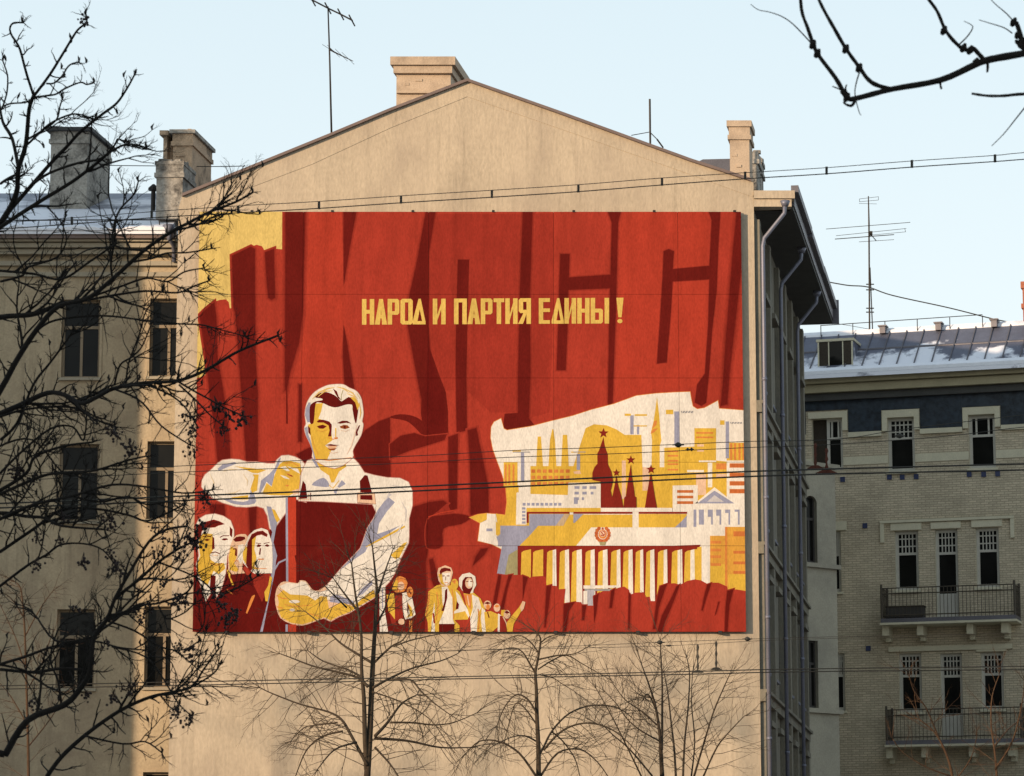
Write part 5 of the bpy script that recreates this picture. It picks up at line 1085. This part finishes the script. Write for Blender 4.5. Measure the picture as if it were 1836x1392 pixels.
for (pts, y0, y1, r0, r1) in LB:
    pp, rr = limb(pts, y0, y1, r0 * 1.2 / ppm, r1 * 1.3 / ppm, rng); b = MB(); b.tube(pp, rr, 6); b.build('branch', M_BARK, rowan, True)
    for q in range(0 if min(y for _, y in pts) < 200 else max(2, int(len(pp) / 6))):      # secondary boughs
        i = rng.randrange(2, len(pp) - 1); t = (pp[i] - pp[i - 1]).normalized(); s = V((t.z, 0, -t.x)) * rng.choice((-1, 1)) * .9 + V((.25, rng.uniform(-.5, .5), .25)) + t * 1.1
        e = twig(tw, pp[i], s, rng.uniform(.28, .62) * (1.2 - .7 * i / len(pp)), min(rr[i] * .8, .0105), rng, 3, .55, .42, .05, 7, .7, 4)
        if rng.random() < .3: tips.append(e)
    tips.append(pp[-1]); L = 0; nxt = rng.uniform(.03, .09)
    for i in range(1, len(pp)):
        L += (pp[i] - pp[i - 1]).length
        if L > nxt:
            nxt = L + rng.uniform(.035, .09); t = (pp[i] - pp[i - 1]).normalized(); s = V((t.z, 0, -t.x)) * rng.choice((-1, 1)) + V((0, rng.uniform(-.7, .7), 0)) + t * rng.uniform(.1, 1.1)
            u_ = i / len(pp); e = twig(tw, pp[i], s, (.6 if min(y for _, y in pts) < 300 else 1) * rng.uniform(.05, .20) * (1.25 - .5 * u_), min(rr[i] * .75, .0078), rng, 2 if rng.random() < .6 else 1, .5, .55, .04, 5, .75)
            if rng.random() < .10: tips.append(e)
    for k in range(3): twig(tw, pp[-1], (pp[-1] - pp[-4]).normalized() + rv(rng, .9), rng.uniform(.04, .11), .004, rng, 1, .5, .6, .02, 4)
# knobbly spur tips
for e in list(tips):
    tw.tube([e, e + V((rng.uniform(-.01, .01), 0, .02)), e + V((rng.uniform(-.02, .02), 0, .045))], [.006, .009, .001], 5)
tw.build('twigs', M_BARK, rowan, kind='stuff')
# berry clusters
import bmesh
def cluster(seed):
    r = random.Random(seed); me = bpy.data.meshes.new('berry_cluster'); bm = bmesh.new()
    for i in range(16):
        v = V((r.gauss(0, .5), r.gauss(0, .5), r.gauss(0, .5))) * .026 + V((0, 0, -.04)); n0 = len(bm.verts)
        bmesh.ops.create_icosphere(bm, subdivisions=1, radius=r.uniform(.0045, .0075)); bm.verts.ensure_lookup_table()
        for q in bm.verts[n0:]: q.co += v
    for i in range(7):
        v = V((r.gauss(0, .5), r.gauss(0, .5), r.gauss(0, .4))) * .022 + V((0, 0, -.035)); a = bm.verts.new((0, 0, .005)); c = bm.verts.new(v); d = bm.verts.new((.0022, 0, .005)); e = bm.verts.new(v + V((.0018, 0, 0))); bm.faces.new((a, c, e, d))
    bm.to_mesh(me); bm.free(); me.materials.append(M_BERRY); return me
CM = [cluster(s) for s in range(4)]
spots = [(400, 766, 20.9), (437, 746, 20.9), (352, 762, 21), (335, 738, 21), (345, 800, 21.1), (385, 720, 21), (416, 738, 21), (374, 889, 21.1), (368, 880, 21.1), (345, 958, 21), (352, 968, 21), (300, 962, 21.1), (315, 972, 21.1), (330, 985, 21), (285, 985, 21.2),
         (320, 1062, 21), (335, 1073, 21), (310, 1070, 21.1), (415, 1090, 21.1), (405, 1105, 21.1), (425, 1100, 21), (395, 1082, 21.1), (322, 1155, 21.2), (344, 1158, 21.2), (240, 1090, 21.4), (250, 1100, 21.3), (262, 1082, 21.3), (215, 1228, 21.6), (228, 1240, 21.5), (205, 1245, 21.6), (235, 1225, 21.5), (320, 1270, 21.2), (345, 1285, 21.2), (70, 1265, 21.9), (60, 1255, 21.9),
         (205, 1012, 21.6), (68, 1008, 22), (150, 1000, 21.7), (200, 985, 21.6), (105, 965, 21.8), (155, 30, 20.8), (62, 958, 22), (200, 925, 21.5), (110, 925, 21.8), (40, 835, 22), (60, 850, 22), (25, 840, 22), (225, 790, 21.5), (240, 800, 21.5), (195, 770, 21.6), (205, 775, 21.6), (190, 1150, 21.6), (150, 1240, 21.6), (355, 935, 21), (280, 945, 21.2), (300, 1035, 21.1), (345, 975, 21), (395, 1063, 21), (140, 1085, 21.8)]
for (x, y, Y) in spots:
    o = bpy.data.objects.new('berry_cluster', rng.choice(CM)); COL.objects.link(o); o.parent = rowan; o.matrix_parent_inverse = parent_inv(rowan)
    o.location = P(x, y - 8, Y); o.rotation_euler = (rng.uniform(-.4, .4), rng.uniform(-.4, .4), rng.uniform(0, 6)); s = rng.uniform(1.1, 1.8); o.scale = (s, s, s); o['kind'] = 'stuff'
# --- trees along the street in front of the wall
def street_tree(name, label, base, Yt, trunks, limbs, m, seed, cat='tree', tl=(.5, 1.25), tr=.011, grav=-.05, dens=.20, side=1.0, group=None, depth=3, bend=.35):
    rng = random.Random(seed); k = FPX / Yt; root = thing(name, label, cat, (base[0], Yt, 0), group); b = MB(); allp = []
    for pts, r0, r1 in trunks:
        pp, rr = limb(pts, Yt, Yt + rng.uniform(-.5, .5), r0 / k, r1 / k, rng, .6)
        allp.append((pp, rr, .35)); b.tube(pp, rr, 8)
    b.tube([V((base[0], Yt, -.1)), V((base[0], Yt, 2.2)), P(*trunks[0][0][0], Yt)], [base[1], base[1] * .85, trunks[0][1] / k], 9); b.build('trunk', m, root, True)
    for pts, r0, r1 in limbs:
        pp, rr = limb(pts, Yt + rng.uniform(-.2, .2), Yt + rng.uniform(-1.3, 1.3), r0 / k, r1 / k, rng, .8); g = MB(); g.tube(pp, rr, 6); g.build('branch', m, root, True); allp.append((pp, rr, 1))
    t = MB()
    for pp, rr, w_ in allp:
        L = 0; nxt = .1
        for i in range(1, len(pp)):
            L += (pp[i] - pp[i - 1]).length
            if L > nxt:
                nxt = L + rng.uniform(.5, 1.3) * dens / (w_ ** .3); td = (pp[i] - pp[i - 1]).normalized()
                s = V((td.z, 0, -td.x)) * rng.choice((-1, 1)) + V((0, rng.uniform(-.9, .9), 0)) + td * rng.uniform(.2, 1.2)
                if w_ < 1: s = V((rng.choice((-1, 1)), rng.uniform(-.8, .8), rng.uniform(.1, .9)))
                twig(t, pp[i], s, rng.uniform(*tl) * (1.15 - .5 * i / len(pp)), min(rr[i] * .5, tr), rng, depth, .42, bend, grav, 6, .55)
        for j in range(4): twig(t, pp[-1], (pp[-1] - pp[-3]).normalized() + rv(rng, .6), rng.uniform(*tl) * .8, min(rr[-1] * .8, tr), rng, depth, .45, bend, grav, 6, .55)
    t.build('twigs', m, root, kind='stuff'); return root
street_tree('lime_tree', 'bare twin stemmed lime tree before the worker hands and lower arm', (P(658, 1392, 60).x, .14), 60,
    [([(658, 1392), (663, 1307), (666, 1231), (670, 1165), (673, 1110), (676, 1063), (674, 1035), (668, 985)], 6, 1.4), ([(658, 1380), (654, 1318), (652, 1252), (648, 1198), (648, 1133), (637, 1063), (630, 1011)], 5, 1.2)],
    [([(658, 1372), (630, 1318), (612, 1290), (588, 1277), (540, 1264), (490, 1245), (466, 1233)], 3, 1), ([(660, 1232), (640, 1215), (600, 1204), (560, 1195), (520, 1180), (502, 1172)], 2.8, .8), ([(650, 1215), (625, 1202), (580, 1185), (552, 1166)], 2.2, .8),
     ([(669, 1190), (640, 1172), (610, 1152), (580, 1123), (548, 1096)], 2.8, .8), ([(645, 1100), (617, 1063), (598, 1038)], 2.4, .8), ([(622, 1090), (600, 1068), (583, 1052)], 1.8, .8), ([(672, 1188), (700, 1160), (722, 1148), (735, 1128)], 2.4, .8), ([(705, 1160), (735, 1148), (770, 1140), (800, 1135)], 1.8, .7),
     ([(668, 1234), (700, 1215), (740, 1198), (790, 1185), (822, 1172)], 2.6, .8), ([(700, 1219), (735, 1219), (755, 1240), (780, 1262), (805, 1280)], 2.2, .8), ([(672, 1320), (695, 1295), (720, 1262), (748, 1246)], 3.2, 1), ([(700, 1295), (740, 1296), (780, 1300), (815, 1295), (855, 1278)], 2.2, .8),
     ([(672, 1324), (730, 1328), (790, 1340), (845, 1340)], 3, 1), ([(678, 1063), (692, 1021), (704, 985)], 2.6, .8), ([(676, 1120), (690, 1090), (700, 1060), (712, 1030)], 1.8, .7), ([(615, 1312), (580, 1320), (550, 1345), (530, 1392)], 2.2, .9), ([(640, 1332), (600, 1345), (570, 1380)], 2.2, .9),
     ([(672, 1340), (700, 1370), (720, 1400)], 2.2, 1), ([(668, 1240), (720, 1260), (770, 1290), (800, 1330)], 1.6, .7), ([(604, 1296), (570, 1300), (545, 1306), (520, 1330)], 1.6, .7)], M_BARK3, 5, tl=(.4, 1.25), tr=.0085, grav=-.02, dens=.042)
street_tree('lime_tree', 'bare slim lime tree with drooping arcs under the painted small crowd', (P(965, 1392, 60).x, .12), 60,
    [([(965, 1392), (965, 1340), (963, 1283), (962, 1237), (960, 1207), (965, 1180), (969, 1150), (966, 1138)], 4.6, 1)],
    [([(961, 1210), (950, 1190), (936, 1170), (920, 1162), (900, 1165)], 1.8, .7), ([(966, 1182), (1000, 1176), (1030, 1172), (1055, 1160)], 1.8, .7), ([(964, 1200), (990, 1185), (1015, 1176), (1045, 1192), (1078, 1210)], 1.6, .7), ([(965, 1170), (950, 1150), (930, 1140), (905, 1148)], 1.5, .7), ([(968, 1155), (985, 1142), (1010, 1138)], 1.3, .6),
     ([(967, 1355), (975, 1340), (990, 1310), (1020, 1280), (1060, 1265), (1100, 1268), (1125, 1280)], 2.4, .8), ([(975, 1345), (1000, 1318), (1025, 1303), (1055, 1297), (1090, 1305), (1120, 1325), (1145, 1352)], 2.4, .8), ([(962, 1278), (945, 1252), (925, 1246), (905, 1268), (892, 1300)], 2, .8), ([(962, 1300), (940, 1270), (925, 1262), (912, 1300), (905, 1330)], 1.5, .7),
     ([(966, 1210), (990, 1215), (1010, 1228), (1030, 1240)], 1.3, .6), ([(962, 1392), (930, 1350), (895, 1330), (860, 1330), (835, 1350)], 2.6, .8), ([(970, 1392), (1000, 1350), (1040, 1345), (1070, 1365), (1090, 1392)], 2.2, .8), ([(963, 1330), (940, 1320), (915, 1322), (880, 1340)], 1.6, .7), ([(990, 1312), (1010, 1330), (1030, 1360), (1040, 1392)], 1.5, .7)], M_BARK3, 8, tl=(.3, .95), tr=.0075, grav=-.04, dens=.038)
street_tree('young_tree', 'bushy upright young tree with many thin stems under the mural right corner', (P(1188, 1392, 62).x, .1), 62,
    [([(1187, 1392), (1185, 1350), (1183, 1320), (1176, 1270), (1166, 1235), (1150, 1190)], 4.2, .9)],
    [([(1187, 1345), (1188, 1300), (1187, 1230), (1185, 1180), (1184, 1148)], 2.6, .8), ([(1212, 1392), (1208, 1340), (1202, 1290), (1197, 1240), (1190, 1205)], 2.2, .8), ([(1225, 1392), (1228, 1330), (1233, 1270), (1236, 1210), (1231, 1180)], 2.4, .8), ([(1240, 1392), (1245, 1330), (1240, 1260), (1242, 1205)], 1.8, .7),
     ([(1245, 1392), (1262, 1330), (1280, 1275), (1298, 1232), (1308, 1210)], 2.2, .7), ([(1262, 1392), (1285, 1340), (1310, 1310), (1335, 1285)], 1.8, .7), ([(1178, 1300), (1150, 1275), (1120, 1255), (1098, 1225)], 1.8, .7), ([(1184, 1330), (1150, 1310), (1125, 1290), (1105, 1262), (1085, 1240)], 1.6, .7), ([(1170, 1392), (1130, 1345), (1100, 1318), (1080, 1300)], 1.8, .7),
     ([(1176, 1275), (1165, 1250), (1158, 1245), (1152, 1255)], 1.5, .8), ([(1150, 1392), (1120, 1330), (1095, 1280), (1070, 1235)], 1.6, .7)], M_BARK3, 21, tl=(.4, 1.2), tr=.007, grav=.05, dens=.05, bend=.22)
street_tree('low_tree', 'low spreading tree whose warm twigs show before the lower balcony', (P(1706, 1420, 60).x, .11), 60,
    [([(1712, 1440), (1706, 1385), (1694, 1345), (1674, 1312), (1648, 1290)], 3, 1)], [([(1790, 1440), (1784, 1360), (1778, 1300), (1779, 1250), (1792, 1210)], 2.4, .8), ([(1700, 1360), (1678, 1310), (1660, 1270), (1640, 1240), (1630, 1215)], 1.8, .7), ([(1782, 1340), (1805, 1310), (1830, 1290)], 1.8, .8), ([(1784, 1380), (1815, 1330), (1832, 1260), (1836, 1220)], 1.8, .7),
     ([(1706, 1392), (1660, 1375), (1620, 1350), (1600, 1325)], 1.5, .7), ([(1712, 1400), (1740, 1360), (1752, 1320)], 1.4, .6)], M_BARK2, 31, tl=(.3, .9), tr=.0065, grav=.04, dens=.2, depth=3)
street_tree('thin_tree', 'faint thin tree with hanging twigs at the lower left corner', (P(50, 1420, 64).x, .1), 64,
    [([(52, 1440), (50, 1340), (47, 1220), (44, 1120), (38, 1060), (30, 1045)], 2.8, .9)], [([(46, 1140), (62, 1110), (80, 1080), (95, 1060)], 1.3, .6), ([(47, 1200), (30, 1150), (12, 1110), (0, 1085)], 1.3, .6), ([(48, 1240), (75, 1190), (88, 1150), (98, 1130)], 1.3, .6), ([(44, 1110), (25, 1080), (8, 1065), (-10, 1070)], 1.2, .6), ([(49, 1300), (20, 1250), (-5, 1220)], 1.4, .6), ([(50, 1340), (90, 1290), (120, 1240)], 1.4, .6)], M_BARK2, 41, tl=(.3, .9), tr=.006, grav=-.03, dens=.16, depth=3)
# --- boughs hanging in at the upper right from a tree standing just outside the view
YB = 14.0; kb = FPX / YB; rng = random.Random(3)
bt = thing('overhanging_tree', 'dark bough hanging in at the upper right corner, nearest of all', 'tree', (3.6, 14.2, 0))
b = MB(); tk = catm([V((3.6, 14.2, -.1)), V((3.65, 14.2, 2)), V((3.5, 14.1, 3.8)), V((3.55, 14.1, 5.2)), V((3.8, 14.1, 6.6))], 4); b.tube(tk, [.17 - .10 * i / (len(tk) - 1) for i in range(len(tk))], 10); b.build('trunk', M_BARK, bt, True)
j0 = V((3.53, 14.1, 4.7))
BL = [([None, (1900, 84), (1836, 96), (1775, 107), (1749, 116), (1686, 144), (1600, 160), (1538, 176), (1521, 177), (1509, 163)], 7.5, 3.8), ([(1516, 172), (1498, 140), (1468, 100), (1458, 79), (1448, 50), (1437, 17), (1434, -40)], 4.2, 2.6),
      ([(1595, 160), (1570, 152), (1555, 141), (1540, 120), (1517, 88), (1495, 50), (1474, 12), (1450, -40)], 4.4, 2.8), ([(1765, 108), (1753, 95), (1745, 87), (1733, 90), (1722, 85), (1705, 68), (1693, 50), (1680, 20), (1662, -5), (1640, -40)], 4.2, 2.8),
      ([None, (1900, 172), (1836, 169), (1800, 172), (1770, 172), (1742, 168)], 3.4, 2.2), ([(1536, 174), (1528, 189), (1518, 188), (1512, 183)], 3.4, 1.6), ([None, (1870, 110), (1836, 80), (1829, 60), (1822, 40)], 6, 4), ([(1685, 143), (1686, 152), (1688, 160)], 2.6, 1.6), ([(1770, 110), (1771, 120), (1770, 130)], 3, 1.8),
      ([(1518, 172), (1508, 162), (1500, 158), (1492, 155)], 2, .7), ([(1520, 170), (1516, 160), (1518, 152)], 2.4, 1)]
for pts, r0, r1 in BL:
    pp = [j0 if q is None else P(q[0], q[1], YB) for q in pts]; pp = catm(pp, 4); n = len(pp); rr = [(r0 + (r1 - r0) * i / (n - 1) + rng.uniform(-.3, .3)) / kb * 1.05 for i in range(n)]
    b = MB(); b.tube(pp, rr, 8); b.build('branch', M_BARK, bt, True)
b = MB()
for (x, y) in ((1466, 96), (1519, 175), (1728, 86), (1750, 112), (1740, 90), (1458, 80), (1517, 88), (1541, 122), (1693, 55), (1818, 40), (1826, 62), (1832, 75)):
    p = P(x, y, YB); b.tube([p + V((-.012, 0, -.018)), p, p + V((.008, 0, .02))], [.008, .017, .006], 7)
b.build('bud_knots', M_BARK, bt, True)
b = MB()
for pts in ([(1460, 84), (1440, 62), (1420, 42), (1402, 30), (1380, 22), (1360, 18), (1346, 8)], [(1720, 80), (1735, 65), (1744, 50), (1740, 44), (1728, 38)], [(1541, 130), (1535, 150), (1533, 170), (1540, 200), (1544, 207)], [(1820, 42), (1805, 25), (1785, 8), (1770, -8)], [(1840, 190), (1820, 215), (1800, 240), (1778, 262)], [(1815, 60), (1800, 50), (1775, 42), (1755, 36)]):
    pp = catm([P(x, y, YB + .6) for x, y in pts], 4); b.tube(pp, [.0035 - .002 * i / len(pp) for i in range(len(pp))], 4)
b.build('twigs', M_BARK, bt, kind='stuff')

# --- tall limes outside the left edge: their crowns mottle the foot of the gable wall with soft shade
def far_tree(x, y, h, seed, label):
    rng = random.Random(seed); root = thing('lime_tree', label, 'tree', (x, y, 0), 'tall limes outside the view'); b = MB()
    tk = catm([V((x, y, -.1)), V((x + .1, y, h * .3)), V((x - .1, y + .1, h * .6)), V((x, y, h * .97))], 5); n = len(tk); b.tube(tk, [.24 - .21 * i / (n - 1) for i in range(n)], 9); b.build('trunk', M_BARK3, root, True)
    t = MB()
    for k in range(34):
        i = rng.randrange(int(n * .3), n); a = rng.uniform(0, 6.28); f = (i / n)
        twig(t, tk[i], V((math.cos(a), math.sin(a), rng.uniform(.1, .8))), rng.uniform(2.2, 4.6) * (1.35 - f), .06 * (1.2 - f), rng, 3, .6, .3, .0, 8, .7, 4)
    t.build('branches', M_BARK3, root, kind='stuff')
for k, (px_, t_, h_) in enumerate(((520, 52, 17.5), (1180, 56, 18.6), (1350, 50, 17.6), (880, 60, 18.2))):
    q = P(px_, 1250, 82); far_tree(q.x - math.sin(SUN_AZ) * t_, 82 - math.cos(SUN_AZ) * t_, h_, 60 + k, 'tall bare lime outside the left edge, %s' % ('nearest the tall plastered block', 'behind the others', 'closest to the camera', 'middle of the group')[k])
